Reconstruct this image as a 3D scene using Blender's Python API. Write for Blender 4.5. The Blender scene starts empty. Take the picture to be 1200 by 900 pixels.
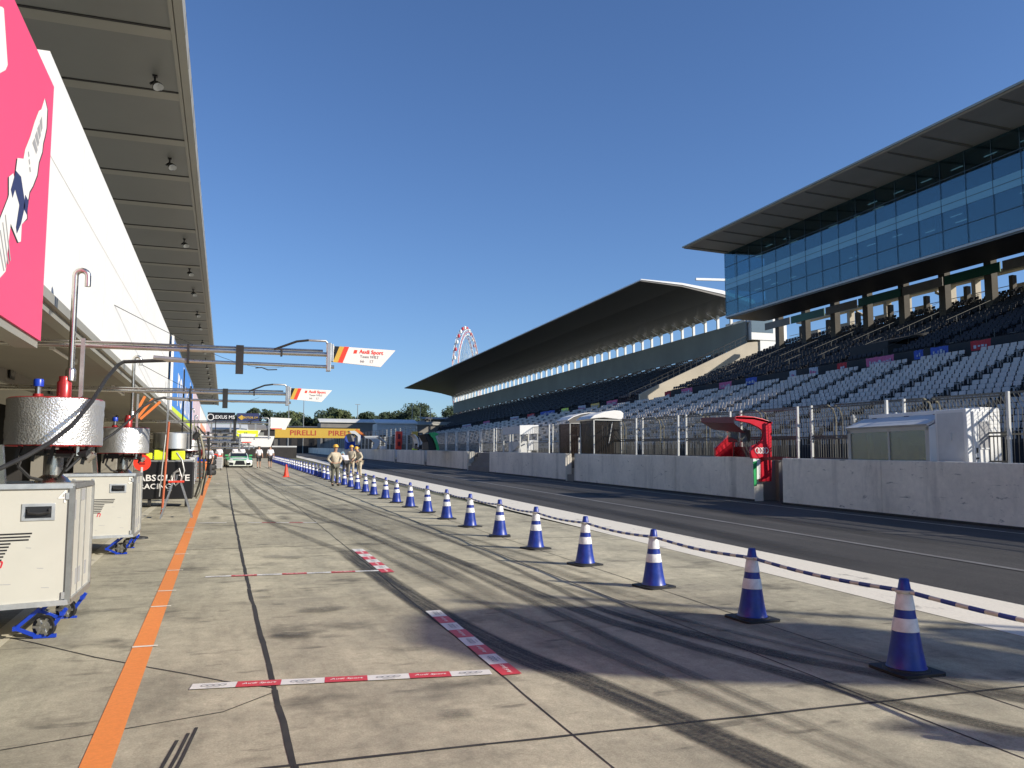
import bpy, bmesh, math, random
from mathutils import Vector, Matrix
random.seed(7)
R=math.radians; PI=math.pi
sc=bpy.context.scene; COL=sc.collection
SL=.0165
def gz(y): return SL*y
# ---------------------------------------------------------------- materials
def nodes(name):
    m=bpy.data.materials.new(name); m.use_nodes=True; nt=m.node_tree
    return m,nt,nt.nodes['Principled BSDF']
def N(nt,t,**k):
    n=nt.nodes.new(t)
    for a,b in k.items():
        if a in n.inputs: n.inputs[a].default_value=b
        else: setattr(n,a,b)
    return n
def mat(name,c,rough=.6,metal=0,var=.12,scale=3,bump=0,bscale=40,stretch=(1,1,1),emit=0,spec=.5,coat=0):
    m,nt,p=nodes(name)
    c=tuple(c)+(1,)
    p.inputs['Roughness'].default_value=rough; p.inputs['Metallic'].default_value=metal
    p.inputs['Specular IOR Level'].default_value=spec
    if coat: p.inputs['Coat Weight'].default_value=coat; p.inputs['Coat Roughness'].default_value=.08
    tc=N(nt,'ShaderNodeTexCoord'); mp=N(nt,'ShaderNodeMapping'); mp.inputs['Scale'].default_value=stretch
    nt.links.new(tc.outputs['Object'],mp.inputs['Vector'])
    if var:
        n1=N(nt,'ShaderNodeTexNoise',Scale=scale,Detail=6.0,Roughness=.62); nt.links.new(mp.outputs[0],n1.inputs['Vector'])
        mr=N(nt,'ShaderNodeMapRange'); mr.inputs[1].default_value=.3; mr.inputs[2].default_value=.7
        mr.inputs[3].default_value=1-var; mr.inputs[4].default_value=1+var
        nt.links.new(n1.outputs[0],mr.inputs[0])
        mx=N(nt,'ShaderNodeVectorMath',operation='SCALE'); mx.inputs[0].default_value=c[:3]
        nt.links.new(mr.outputs[0],mx.inputs['Scale']); nt.links.new(mx.outputs[0],p.inputs['Base Color'])
        r2=N(nt,'ShaderNodeMapRange'); r2.inputs[3].default_value=max(.02,rough-.12*var*4); r2.inputs[4].default_value=min(1,rough+.12*var*4)
        nt.links.new(n1.outputs[0],r2.inputs[0]); nt.links.new(r2.outputs[0],p.inputs['Roughness'])
    else: p.inputs['Base Color'].default_value=c
    if bump:
        n2=N(nt,'ShaderNodeTexNoise',Scale=bscale,Detail=4.0); nt.links.new(mp.outputs[0],n2.inputs['Vector'])
        b=N(nt,'ShaderNodeBump',Strength=bump,Distance=.02); nt.links.new(n2.outputs[0],b.inputs['Height']); nt.links.new(b.outputs[0],p.inputs['Normal'])
    if emit: p.inputs['Emission Color'].default_value=c; p.inputs['Emission Strength'].default_value=emit
    return m
def mul(nt,a,b): # multiply colour a by scalar b socket
    v=N(nt,'ShaderNodeVectorMath',operation='SCALE'); nt.links.new(a,v.inputs[0]); nt.links.new(b,v.inputs['Scale']); return v.outputs[0]
def rng(nt,src,a,b,c,d):
    r=N(nt,'ShaderNodeMapRange'); 
    for i,v in zip((1,2,3,4),(a,b,c,d)): r.inputs[i].default_value=v
    nt.links.new(src,r.inputs[0]); return r.outputs[0]
def noise(nt,vec,scale,detail=5,rough=.6,stretch=None,off=None):
    if stretch or off:
        mp=N(nt,'ShaderNodeMapping'); mp.inputs['Scale'].default_value=stretch or (1,1,1); mp.inputs['Location'].default_value=off or (0,0,0)
        nt.links.new(vec,mp.inputs['Vector']); vec=mp.outputs[0]
    n=N(nt,'ShaderNodeTexNoise',Scale=scale,Detail=float(detail),Roughness=rough); nt.links.new(vec,n.inputs['Vector']); return n.outputs[0]
def concrete(name,c,streak=True):
    m,nt,p=nodes(name); tc=N(nt,'ShaderNodeTexCoord'); v=tc.outputs['Object']
    base=N(nt,'ShaderNodeRGB'); base.outputs[0].default_value=c+(1,)
    col=base.outputs[0]
    # patches of slightly different pours
    col=mul(nt,col,rng(nt,noise(nt,v,.22,5,.6),.35,.65,.80,1.16))
    col=mul(nt,col,rng(nt,noise(nt,v,1.3,9,.72),.3,.7,.74,1.18))
    col=mul(nt,col,rng(nt,noise(nt,v,9,8,.75),.28,.72,.8,1.16))
    col=mul(nt,col,rng(nt,noise(nt,v,75,5,.8),.3,.7,.72,1.22))
    if streak:
        bk=N(nt,'ShaderNodeTexBrick'); bk.offset=0; bk.inputs['Scale'].default_value=1; bk.inputs['Mortar Size'].default_value=0; bk.inputs['Brick Width'].default_value=2.2; bk.inputs['Row Height'].default_value=5.0; bk.inputs['Color1'].default_value=(.90,.90,.90,1); bk.inputs['Color2'].default_value=(1.07,1.07,1.07,1)
        mpb=N(nt,'ShaderNodeMapping'); mpb.inputs['Location'].default_value=(.2,.3,0); nt.links.new(v,mpb.inputs['Vector']); nt.links.new(mpb.outputs[0],bk.inputs['Vector'])
        vm=N(nt,'ShaderNodeVectorMath',operation='MULTIPLY'); nt.links.new(col,vm.inputs[0]); nt.links.new(bk.outputs[0],vm.inputs[1]); col=vm.outputs[0]
        col=mul(nt,col,rng(nt,noise(nt,v,1.0,9,.7,(1.6,.22,1),(3,1,0)),.36,.52,.87,1.03))
        col=mul(nt,col,rng(nt,noise(nt,v,1.0,9,.75,(3.5,1.2,1),(13,5,0)),.34,.5,.80,1.03))
        # oil and rubber spots
        sp=noise(nt,v,.85,9,.6,(1,1.6,1),(7,2,0)); col=mul(nt,col,rng(nt,sp,.57,.70,1,.42))
        sp=noise(nt,v,2.6,5,.55,(.7,2.2,1),(2,9,0)); col=mul(nt,col,rng(nt,sp,.62,.72,1,.5))
    nt.links.new(col,p.inputs['Base Color']); p.inputs['Roughness'].default_value=.82
    nt.links.new(rng(nt,noise(nt,v,1.3,6),.3,.7,.7,.95),p.inputs['Roughness'])
    b=N(nt,'ShaderNodeBump',Strength=.5,Distance=.006); nt.links.new(noise(nt,v,90,6,.75),b.inputs['Height']); nt.links.new(b.outputs[0],p.inputs['Normal'])
    return m
def asphalt(name,c):
    m,nt,p=nodes(name); tc=N(nt,'ShaderNodeTexCoord'); v=tc.outputs['Object']
    base=N(nt,'ShaderNodeRGB'); base.outputs[0].default_value=c+(1,); col=base.outputs[0]
    col=mul(nt,col,rng(nt,noise(nt,v,.3,5,.6),.3,.7,.82,1.2))
    col=mul(nt,col,rng(nt,noise(nt,v,1,7,.6,(1.7,.06,1)),.3,.7,.7,1.25))
    col=mul(nt,col,rng(nt,noise(nt,v,28,6,.95),.32,.68,.4,1.85))
    nt.links.new(col,p.inputs['Base Color']); p.inputs['Roughness'].default_value=.8
    b=N(nt,'ShaderNodeBump',Strength=.7,Distance=.008); nt.links.new(noise(nt,v,110,3,.8),b.inputs['Height']); nt.links.new(b.outputs[0],p.inputs['Normal'])
    return m
def worn_paint(name,c,wear=.6,dark=(.12,.11,.1),hi=.72):
    m,nt,p=nodes(name); tc=N(nt,'ShaderNodeTexCoord'); v=tc.outputs['Object']
    mx=N(nt,'ShaderNodeMix',data_type='RGBA'); mx.inputs[6].default_value=c+(1,); mx.inputs[7].default_value=dark+(1,)
    n=noise(nt,v,2.2,9,.68,(1.5,.8,1)); nt.links.new(rng(nt,n,wear,hi,0,.85),mx.inputs[0])
    col=mul(nt,mx.outputs[2],rng(nt,noise(nt,v,30,5,.8),.3,.7,.86,1.08))
    nt.links.new(col,p.inputs['Base Color']); p.inputs['Roughness'].default_value=.6
    return m
def rubber_mark():
    m,nt,p=nodes('rubber mark'); tc=N(nt,'ShaderNodeTexCoord'); uv=N(nt,'ShaderNodeUVMap')
    p.inputs['Base Color'].default_value=(.018,.017,.016,1); p.inputs['Roughness'].default_value=.65
    sx=N(nt,'ShaderNodeSeparateXYZ'); nt.links.new(uv.outputs[0],sx.inputs[0])
    # falloff across the width: 4u(1-u)
    a=N(nt,'ShaderNodeMath',operation='SUBTRACT'); a.inputs[0].default_value=1; nt.links.new(sx.outputs[0],a.inputs[1])
    b=N(nt,'ShaderNodeMath',operation='MULTIPLY'); nt.links.new(a.outputs[0],b.inputs[0]); nt.links.new(sx.outputs[0],b.inputs[1])
    e=rng(nt,b.outputs[0],0,.14,0,1)
    n=rng(nt,noise(nt,uv.outputs[0],1,6,.7,(9,.7,1)),.3,.6,.35,1)
    n2=rng(nt,noise(nt,tc.outputs['Object'],45,4,.8),.35,.6,.55,1)
    s=N(nt,'ShaderNodeMath',operation='MULTIPLY'); nt.links.new(e,s.inputs[0]); nt.links.new(n,s.inputs[1])
    s2=N(nt,'ShaderNodeMath',operation='MULTIPLY'); nt.links.new(s.outputs[0],s2.inputs[0]); nt.links.new(n2,s2.inputs[1])
    at=N(nt,'ShaderNodeAttribute'); at.attribute_name='mark_strength'
    s3=N(nt,'ShaderNodeMath',operation='MULTIPLY'); nt.links.new(s2.outputs[0],s3.inputs[0]); nt.links.new(at.outputs['Fac'],s3.inputs[1])
    nt.links.new(s3.outputs[0],p.inputs['Alpha'])
    return m
def glass(name,tint,alpha,rough=.03,gl=.5):
    m,nt,p=nodes(name); nt.nodes.remove(p); out=nt.nodes['Material Output']
    t=N(nt,'ShaderNodeBsdfTransparent'); t.inputs[0].default_value=tint+(1,)
    g=N(nt,'ShaderNodeBsdfGlossy'); g.inputs['Roughness'].default_value=rough; g.inputs[0].default_value=(.62,.68,.66,1)
    f=N(nt,'ShaderNodeFresnel',IOR=1.5); mm=N(nt,'ShaderNodeMath',operation='MULTIPLY_ADD'); mm.inputs[1].default_value=gl; mm.inputs[2].default_value=alpha
    nt.links.new(f.outputs[0],mm.inputs[0]); mx=N(nt,'ShaderNodeMixShader'); nt.links.new(mm.outputs[0],mx.inputs[0]); nt.links.new(t.outputs[0],mx.inputs[1]); nt.links.new(g.outputs[0],mx.inputs[2]); nt.links.new(mx.outputs[0],out.inputs[0])
    return m
M=dict(
 ground=mat('ground earth',(.12,.12,.07),.95,var=.3,scale=.05),
 conc=concrete('pit lane concrete',(.465,.422,.300)),
 asph=asphalt('asphalt',(.048,.045,.041)),
 apron=worn_paint('cream line paint',(.62,.57,.43),.55),
 white_paint=worn_paint('white road paint',(.82,.76,.63),.60),
 thin_paint=worn_paint('worn white line',(.42,.41,.38),.45),
 orange=worn_paint('orange line paint',(.85,.27,.055),.66,(.35,.17,.08),.9),
 joint=mat('joint sealant',(.035,.032,.028),.8,var=.5,scale=6),
 rubber=rubber_mark(),
 wallc=None,
 white=mat('white panel',(.80,.80,.77),.55,var=.03,scale=.7),
 cream=mat('cream panel',(.50,.485,.42),.5,var=.05,scale=1.5),
 pink=mat('pink banner vinyl',(.80,.085,.19),.55,var=.03,scale=.6,spec=.3),
 navy_ink=mat('navy ink',(.03,.04,.12),.6,var=0), wink=mat('white ink',(.82,.80,.75),.6,var=0), kink=mat('black ink',(.03,.03,.03),.6,var=0),
 gink=mat('grey ink',(.35,.35,.35),.6,var=0),
 soffit=mat('soffit panel',(.27,.25,.21),.7,var=.06,scale=.8,stretch=(1,1,1)),
 canopy=mat('canopy deck',(.235,.24,.22),.5,metal=.2,var=.06,scale=.5),
 seam=mat('dark seam',(.03,.03,.028),.7,var=0),
 fascia=mat('fascia metal',(.34,.33,.28),.5,metal=.2,var=.08,scale=.6),
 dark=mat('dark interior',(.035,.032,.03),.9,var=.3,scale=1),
 steel=mat('brushed steel',(.62,.60,.55),.28,metal=1,var=.1,scale=8),
 alu=mat('aluminium trim',(.55,.55,.53),.38,metal=.9,var=.12,scale=10),
 galv=mat('galvanised steel',(.42,.42,.40),.45,metal=.6,var=.15,scale=6),
 postw=mat('white post paint',(.62,.62,.58),.45,var=.06),
 fencebar=mat('fence bar',(.12,.12,.11),.5,metal=.5,var=.1),
 black=mat('black rubber',(.018,.018,.018),.6,var=.3,scale=8),
 blackp=mat('black paint',(.012,.012,.013),.35,var=.1),
 bluec=mat('blue cone plastic',(.010,.036,.27),.38,var=.30,scale=9,spec=.5),
 whitec=mat('reflective sleeve',(.72,.72,.72),.45,var=.16,scale=14),
 blues=mat('blue stripe plastic',(.02,.045,.26),.4,var=.1),
 orangec=mat('red orange cone',(.85,.07,.03),.45,var=.1),
 red=mat('red gloss panel',(.62,.012,.03),.3,var=.06,coat=.4),
 dred=mat('dark red panel',(.16,.006,.012),.5,var=.1),
 green=mat('green panel',(.03,.42,.12),.4,var=.1), dgreen=mat('dark green panel',(.01,.11,.06),.5,var=.1),
 yellow=mat('yellow panel',(.62,.40,.06),.5,var=.05), lime=mat('lime panel',(.62,.80,.05),.5,var=.1),
 blue=mat('blue banner vinyl',(.07,.25,.68),.5,var=.06,scale=1), palep=mat('pale pink banner',(.62,.50,.55),.6,var=.15,scale=1),
 seamg=mat('panel gap',(.60,.59,.56),.7,var=0),
 pale=mat('pale grey panel',(.60,.61,.60),.6,var=.08),
 orangep=mat('orange panel',(.80,.22,.05),.5,var=.1), jackblue=mat('jack blue paint',(.01,.05,.45),.35,var=.1),
 foil=None,
 seatl=mat('pale grey seat',(.52,.475,.44),.6,var=.22,scale=1.3), seatd=mat('navy seat',(.014,.016,.026),.75,var=.3,scale=.9),
 terr=mat('terrace concrete',(.035,.035,.037),.9,var=.2,scale=.6), terrd=mat('dark terrace',(.014,.014,.016),.9,var=.2,scale=.6),
 beige=mat('beige concrete',(.52,.46,.36),.85,var=.12,scale=.25), greyc=mat('grey concrete',(.24,.225,.20),.9,var=.15,scale=.6),
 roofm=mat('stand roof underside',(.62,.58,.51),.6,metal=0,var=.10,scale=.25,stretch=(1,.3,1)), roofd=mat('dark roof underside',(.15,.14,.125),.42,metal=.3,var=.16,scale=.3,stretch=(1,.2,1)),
 roofw=mat('roof edge white',(.80,.80,.78),.5,var=.05),
 glassb=glass('tinted facade glass',(.42,.62,.70),.10,gl=.42), glassc=glass('clear balustrade glass',(.62,.74,.72),.05,gl=.25),
 clear=glass('clear pane',(.86,.86,.84),.05,gl=.6), smoke=glass('smoky curtain',(.16,.13,.10),.05,.2,gl=.35),
 band=mat('pale blue spandrel glass',(.22,.46,.60),.22,var=.06,scale=.3),
 mull=mat('mullion',(.07,.12,.16),.4,metal=.2,var=.05),
 inside=mat('interior wall',(.16,.20,.22),.8,var=.3,scale=.3), lampst=mat('fluorescent strip',(.9,.95,1),.5,var=0,emit=.3),
 skin=mat('skin',(.45,.26,.17),.55,var=.05), khaki=mat('beige overalls',(.52,.45,.33),.85,var=.22,scale=6), khakid=mat('olive trousers',(.15,.145,.11),.9,var=.1,scale=6),
 greyt=mat('dark trousers',(.05,.05,.055),.9,var=.2), wshirt=mat('white shirt',(.80,.80,.82),.8,var=.05), helmy=mat('yellow helmet',(.80,.45,.06),.35,var=.03), helmb=mat('pale blue helmet',(.35,.55,.65),.4,var=.03),
 hair=mat('dark hair',(.02,.015,.012),.6,var=.2), ored=mat('bright red disc',(.95,.06,.03),.4,var=.03), copper=mat('terracotta hose',(.50,.12,.05),.5,var=.15), redv=mat('anodised red',(.60,.06,.06),.3,metal=.6,var=.1),
 carw=mat('car pale paint',(.72,.76,.66),.3,var=.03,coat=.6), carg=mat('car green paint',(.06,.42,.14),.3,var=.05,coat=.6), carglass=mat('windscreen',(.02,.025,.03),.08,var=0),
 lamp=mat('lamp lens',(.75,.78,.8),.1,metal=.3,var=0), bark=mat('bark',(.09,.07,.05),.95,var=.3,scale=8),
 hivis=mat('hi vis yellow',(.75,.85,.03),.6,var=.1), roofp=mat('pale roof',(.66,.66,.62),.6,var=.08,scale=.3), glare=mat('mirror panel',(.95,.95,.92),.05,metal=1,var=0),
 brown=mat('rust brown panel',(.35,.13,.05),.7,var=.2), bannerblue=mat('blue cloth',(.05,.10,.42),.8,var=.2), bannerpink=mat('pink cloth',(.50,.12,.25),.8,var=.2), bannerred=mat('red cloth',(.42,.03,.04),.8,var=.2),bannerw=mat('pale cloth',(.40,.44,.52),.8,var=.1),
 ferris=mat('ferris steel',(.70,.75,.74),.5,var=.05), ferrisr=mat('ferris red',(.55,.05,.07),.5,var=.1),
)
def wall_mat():
    m,nt,p=nodes('painted barrier concrete'); tc=N(nt,'ShaderNodeTexCoord'); v=tc.outputs['Object']
    b=N(nt,'ShaderNodeRGB'); b.outputs[0].default_value=(.90,.83,.70,1); col=b.outputs[0]
    col=mul(nt,col,rng(nt,noise(nt,v,.5,5,.6),.3,.7,.86,1.1)); col=mul(nt,col,rng(nt,noise(nt,v,6,8,.7),.3,.7,.9,1.07))
    col=mul(nt,col,rng(nt,noise(nt,v,1,7,.65,(1,1.2,.35)),.3,.42,.75,1))
    mk=noise(nt,v,2.4,8,.7,(1,.8,2.2),(5,5,5)); col=mul(nt,col,rng(nt,mk,.62,.70,1,.3))
    mk=noise(nt,v,5,6,.6,(1,.25,3),(1,5,9)); col=mul(nt,col,rng(nt,mk,.66,.72,1,.35)); mk=noise(nt,v,1.2,5,.6,(1,1,.1),(1,5,9)); col=mul(nt,col,rng(nt,mk,.55,.75,1,.6))
    sx=N(nt,'ShaderNodeSeparateXYZ'); nt.links.new(v,sx.inputs[0])
    nt.links.new(col,p.inputs['Base Color']); p.inputs['Roughness'].default_value=.8
    bb=N(nt,'ShaderNodeBump',Strength=.3,Distance=.01); nt.links.new(noise(nt,v,12,6,.7),bb.inputs['Height']); nt.links.new(bb.outputs[0],p.inputs['Normal'])
    return m
M['wallc']=wall_mat()
def foil_mat():
    m,nt,p=nodes('crinkled foil'); tc=N(nt,'ShaderNodeTexCoord'); v=tc.outputs['Object']
    p.inputs['Metallic'].default_value=.85; p.inputs['Base Color'].default_value=(.88,.88,.86,1); p.inputs['Roughness'].default_value=.36
    vo=N(nt,'ShaderNodeTexVoronoi',Scale=55.0); nt.links.new(v,vo.inputs['Vector'])
    b=N(nt,'ShaderNodeBump',Strength=.35,Distance=.012); nt.links.new(vo.outputs[0],b.inputs['Height'])
    b2=N(nt,'ShaderNodeBump',Strength=.22,Distance=.02); nt.links.new(noise(nt,v,14,6,.7),b2.inputs['Height']); nt.links.new(b.outputs[0],b2.inputs['Normal']); nt.links.new(b2.outputs[0],p.inputs['Normal'])
    return m
M['foil']=foil_mat()
M['faint_paint']=worn_paint('faint line paint',(.20,.195,.185),.40)
M['browngrey']=mat('dark brown concrete',(.10,.09,.075),.9,var=.2,scale=.6)  # dark brown tone for the pillars below the glass box
M['dirtyglass']=glass('dirty pane',(.62,.62,.58),.22,.25,.5)
M['tapew']=mat('white printed tape',(.78,.75,.67),.45,var=.05,scale=8); M['tapered']=mat('red printed tape',(.62,.045,.04),.45,var=.08,scale=8)
M['barw']=mat('pole plastic',(.62,.58,.50),.4,var=.06); M['tan']=mat('tan post paint',(.26,.24,.17),.5,var=.1)
M['inside2']=mat('interior chairs',(.09,.12,.16),.7,var=.2); M['screen']=mat('grey green screen',(.27,.28,.25),.75,var=.15,scale=.15)
M['foil2']=mat('polished tank',(.82,.81,.78),.32,metal=.85,var=.05,scale=5); M['dredink']=mat('dark red ink',(.45,.06,.03),.6,var=0)
def curtain():
    m,nt,p=nodes('dark vinyl curtain'); p.inputs['Base Color'].default_value=(.022,.016,.012,1); p.inputs['Roughness'].default_value=.22; p.inputs['Alpha'].default_value=.95
    return m
M['curtain']=curtain()
def leaf_mat(name,c):
    m=mat(name,c,.7,var=.45,scale=.35); return m
M['leafa']=leaf_mat('dark leaves',(.035,.055,.022)); M['leafb']=leaf_mat('olive leaves',(.085,.105,.035))
# ---------------------------------------------------------------- tagging
def setp(o,label=None,cat=None,group=None,kind=None):
    if label: o['label']=label
    if cat: o['category']=cat
    if group: o['group']=group
    if kind: o['kind']=kind
    return o
def thing(name,label,cat,loc=(0,0,0),rz=0,group=None,scale=1):
    o=bpy.data.objects.new(name,None); COL.objects.link(o); o.location=loc; o.rotation_euler=(0,0,rz); o.scale=(scale,)*3
    o.empty_display_size=.3
    return setp(o,label,cat,group)
def rootm(o): return Matrix.LocRotScale(o.location,o.rotation_euler,o.scale)
def copy_tree(o,parent=None,loc=None,rz=None,label=None,scale=None):
    c=o.copy(); COL.objects.link(c); c.parent=parent
    if loc is not None: c.location=loc
    if rz is not None: c.rotation_euler[2]=rz
    if scale is not None: c.scale=(scale,)*3
    if label: c['label']=label
    for ch in list(o.children): copy_tree(ch,c)
    return c
# ---------------------------------------------------------------- mesh builder
class MB:
    def __init__(s): s.v=[]; s.f=[]; s.mi=[]; s.X=None; s.calls=[]
    def add(s,vs,fs,mi=0):
        o=len(s.v); vs=[Vector(v) for v in vs]
        if s.X is not None: vs=[s.X@v for v in vs]
        s.calls.append((len(s.v),len(s.v)+len(vs),len(s.f),len(s.f)+len(fs))); s.v+=vs; s.f+=[tuple(i+o for i in f) for f in fs]; s.mi+=[mi]*len(fs); return s
    def box(s,x0,x1,y0,y1,z0,z1,mi=0):
        return s.add([(x0,y0,z0),(x1,y0,z0),(x1,y1,z0),(x0,y1,z0),(x0,y0,z1),(x1,y0,z1),(x1,y1,z1),(x0,y1,z1)],
          [(0,3,2,1),(4,5,6,7),(0,1,5,4),(1,2,6,5),(2,3,7,6),(3,0,4,7)],mi)
    def cyl(s,a,b,r0,r1=None,n=10,mi=0,caps=True):
        a=Vector(a);b=Vector(b); r1=r0 if r1 is None else r1; d=(b-a).normalized()
        u=d.orthogonal().normalized(); w=d.cross(u); vs=[]
        for p,r in ((a,r0),(b,r1)):
            for i in range(n):
                t=2*PI*i/n; vs.append(p+u*math.cos(t)*r+w*math.sin(t)*r)
        fs=[(i,(i+1)%n,n+(i+1)%n,n+i) for i in range(n)]
        if caps: fs+=[tuple(range(n))[::-1],tuple(range(n,2*n))]
        return s.add(vs,fs,mi)
    def bar(s,a,b,w,mi=0):
        return s.cyl(a,b,w*.7071,n=4,mi=mi)
    def tube(s,pts,r,n=8,mi=0,closed=False):
        pts=[Vector(p) for p in pts]; k=len(pts); rs=r if isinstance(r,(list,tuple)) else [r]*k; vs=[]; u=None
        for j,p in enumerate(pts):
            d=((pts[(j+1)%k] if (closed or j<k-1) else p)-(pts[j-1] if (closed or j>0) else p)).normalized()
            u=d.orthogonal().normalized() if u is None else (u-d*u.dot(d)).normalized(); w=d.cross(u)
            for i in range(n):
                t=2*PI*i/n; vs.append(p+(u*math.cos(t)+w*math.sin(t))*rs[j])
        fs=[]
        for j in range(k if closed else k-1):
            a=j*n;b=((j+1)%k)*n
            fs+=[(a+i,a+(i+1)%n,b+(i+1)%n,b+i) for i in range(n)]
        if not closed: fs+=[tuple(range(n))[::-1],tuple(range((k-1)*n,k*n))]
        return s.add(vs,fs,mi)
    def lathe(s,prof,n=20,c=(0,0,0),mi=0,square=0):
        vs=[];k=len(prof)
        for r,z in prof:
            for i in range(n):
                t=2*PI*i/n; vs.append((c[0]+r*math.cos(t),c[1]+r*math.sin(t),c[2]+z))
        fs=[]
        for j in range(k-1): fs+=[(j*n+i,j*n+(i+1)%n,(j+1)*n+(i+1)%n,(j+1)*n+i) for i in range(n)]
        if prof[0][0]>1e-6: fs.append(tuple(range(n))[::-1])
        if prof[-1][0]>1e-6: fs.append(tuple(range((k-1)*n,k*n)))
        return s.add(vs,fs,mi)
    def prism(s,pts,off,mi=0):
        pts=[Vector(p) for p in pts]; off=Vector(off); n=len(pts)
        return s.add(pts+[p+off for p in pts],[tuple(range(n))[::-1],tuple(range(n,2*n))]+[(i,(i+1)%n,n+(i+1)%n,n+i) for i in range(n)],mi)
    def poly(s,pts,mi=0): return s.add(pts,[tuple(range(len(pts)))],mi)
    def mesh(s,name,mats,smooth=False):
        me=bpy.data.meshes.new(name); me.from_pydata([tuple(v) for v in s.v],[],s.f)
        for m in (mats if isinstance(mats,(list,tuple)) else [mats]): me.materials.append(M[m] if isinstance(m,str) else m)
        me.polygons.foreach_set('material_index',s.mi)
        bm=bmesh.new(); bm.from_mesh(me); bmesh.ops.recalc_face_normals(bm,faces=bm.faces); bm.to_mesh(me); bm.free()
        if smooth:
            me.polygons.foreach_set('use_smooth',[True]*len(me.polygons))
            try: me.set_sharp_from_angle(angle=R(40))
            except Exception: pass
        me.update(); return me
    def each(s,name,mats,parent=None,world=None,per=1,**k):
        """one object for every `per` add() calls"""
        out=[]
        for q in range(0,len(s.calls),per):
            grp=s.calls[q:q+per]; m=MB(); 
            for v0,v1,f0,f1 in grp:
                o=len(m.v)-v0; m.v+=[v.copy() for v in s.v[v0:v1]]; m.f+=[tuple(i+o for i in f) for f in s.f[f0:f1]]; m.mi+=s.mi[f0:f1]
            out.append(m.build(name,mats,parent,world=world,**k))
        return out
    def build(s,name,mats,parent=None,world=None,smooth=False,bevel=0,loc=None):
        """world: matrix of the frame the verts are in (None = already parent-local)."""
        if world is not None:
            T=(rootm(parent).inverted() if parent is not None else Matrix())@world
            s.v=[T@Vector(v) for v in s.v]
        if loc is not None and parent is None: s.v=[Vector(v)-Vector(loc) for v in s.v]
        o=bpy.data.objects.new(name,s.mesh(name,mats,smooth)); COL.objects.link(o); o.parent=parent
        if loc is not None: o.location=loc
        if bevel:
            b=o.modifiers.new('bevel','BEVEL'); b.width=bevel; b.segments=2; b.limit_method='ANGLE'; b.angle_limit=R(40)
        return o
def S(name,mb,m,**k): return setp(mb.build(name,m,**k),kind='structure')
def text(name,s,size,m,parent,Mx,shear=0,extr=.0015,bold=0,align='CENTER',xs=1):
    c=bpy.data.curves.new(name,'FONT'); c.body=s; c.size=size; c.align_x=align; c.align_y='CENTER'; c.shear=shear; c.extrude=extr; c.offset=bold; c.resolution_u=2
    t=bpy.data.objects.new(name+'_c',c); me=bpy.data.meshes.new_from_object(t); bpy.data.objects.remove(t)
    me.transform(Mx@Matrix.Diagonal((xs,1,1,1))); me.materials.clear(); me.materials.append(M[m]); me.name=name
    o=bpy.data.objects.new(name,me); COL.objects.link(o); o.parent=parent; return o
def basis(o,x,y):  # matrix: local X -> x, Y -> y, Z -> x cross y
    x=Vector(x).normalized(); y=Vector(y).normalized(); z=x.cross(y)
    return Matrix(((x.x,y.x,z.x,o[0]),(x.y,y.y,z.y,o[1]),(x.z,y.z,z.z,o[2]),(0,0,0,1)))
def rings(mb,cx,cy,r,dx,T,mi=0,n=4,w=.22):
    for k in range(n):
        vs=[];m=20
        for i in range(m):
            t=2*PI*i/m
            for rr in (r,r*(1-w)): vs.append(T@Vector((cx+(k-(n-1)/2)*dx+rr*math.cos(t),cy+rr*math.sin(t),.0006*k)))
        mb.add(vs,[(2*i,2*((i+1)%m),2*((i+1)%m)+1,2*i+1) for i in range(m)],mi)
ORD=['nearest','second','third','fourth','fifth','sixth','seventh','eighth','ninth','tenth','eleventh','twelfth','thirteenth','fourteenth','fifteenth','sixteenth','seventeenth','eighteenth','nineteenth','twentieth']
# ---------------------------------------------------------------- camera (1200x900 photo pixels)
PITCH=R(5.3); YAW=R(19.1); CAMZ=1.69; F=971
cd=bpy.data.cameras.new('camera'); cam=bpy.data.objects.new('camera',cd); COL.objects.link(cam); sc.camera=cam
cam.location=(0,0,CAMZ); cam.rotation_euler=(PI/2+PITCH,0,-YAW); cd.sensor_width=36; cd.lens=F/1200*36; cd.clip_end=6000; cd.clip_start=.05
fh=(math.sin(YAW),math.cos(YAW))
def proj(p):
    d=Vector(p)-Vector((0,0,CAMZ)); fw=Vector((fh[0]*math.cos(PITCH),fh[1]*math.cos(PITCH),math.sin(PITCH))); rt=Vector((math.cos(YAW),-math.sin(YAW),0)); up=rt.cross(fw)
    z=d.dot(fw); return (600+F*d.dot(rt)/z,450-F*d.dot(up)/z,z)
# ---------------------------------------------------------------- ground
def sheet(x0,x1,y0,y1,dz,nx=1,ny=1,fx=None):
    mb=MB(); vs=[]
    for j in range(ny+1):
        for i in range(nx+1):
            y=y0+(y1-y0)*j/ny; x=x0+(x1-x0)*i/nx
            if fx: x+=fx*y
            vs.append((x,y,gz(y)+dz))
    mb.add(vs,[(j*(nx+1)+i,j*(nx+1)+i+1,(j+1)*(nx+1)+i+1,(j+1)*(nx+1)+i) for j in range(ny) for i in range(nx)]); return mb
S('ground',sheet(-1500,1500,-300,2500,-.03),'ground')
S('pit_lane',sheet(-9,7.2,-40,330,0,4,30),'conc')
S('track',sheet(7.2,16.6,-40,330,-.004,4,30,fx=.0285),'asph')
S('racing_circuit',sheet(19,31,-40,330,-.006,4,30,fx=.0245),'asph')
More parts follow.
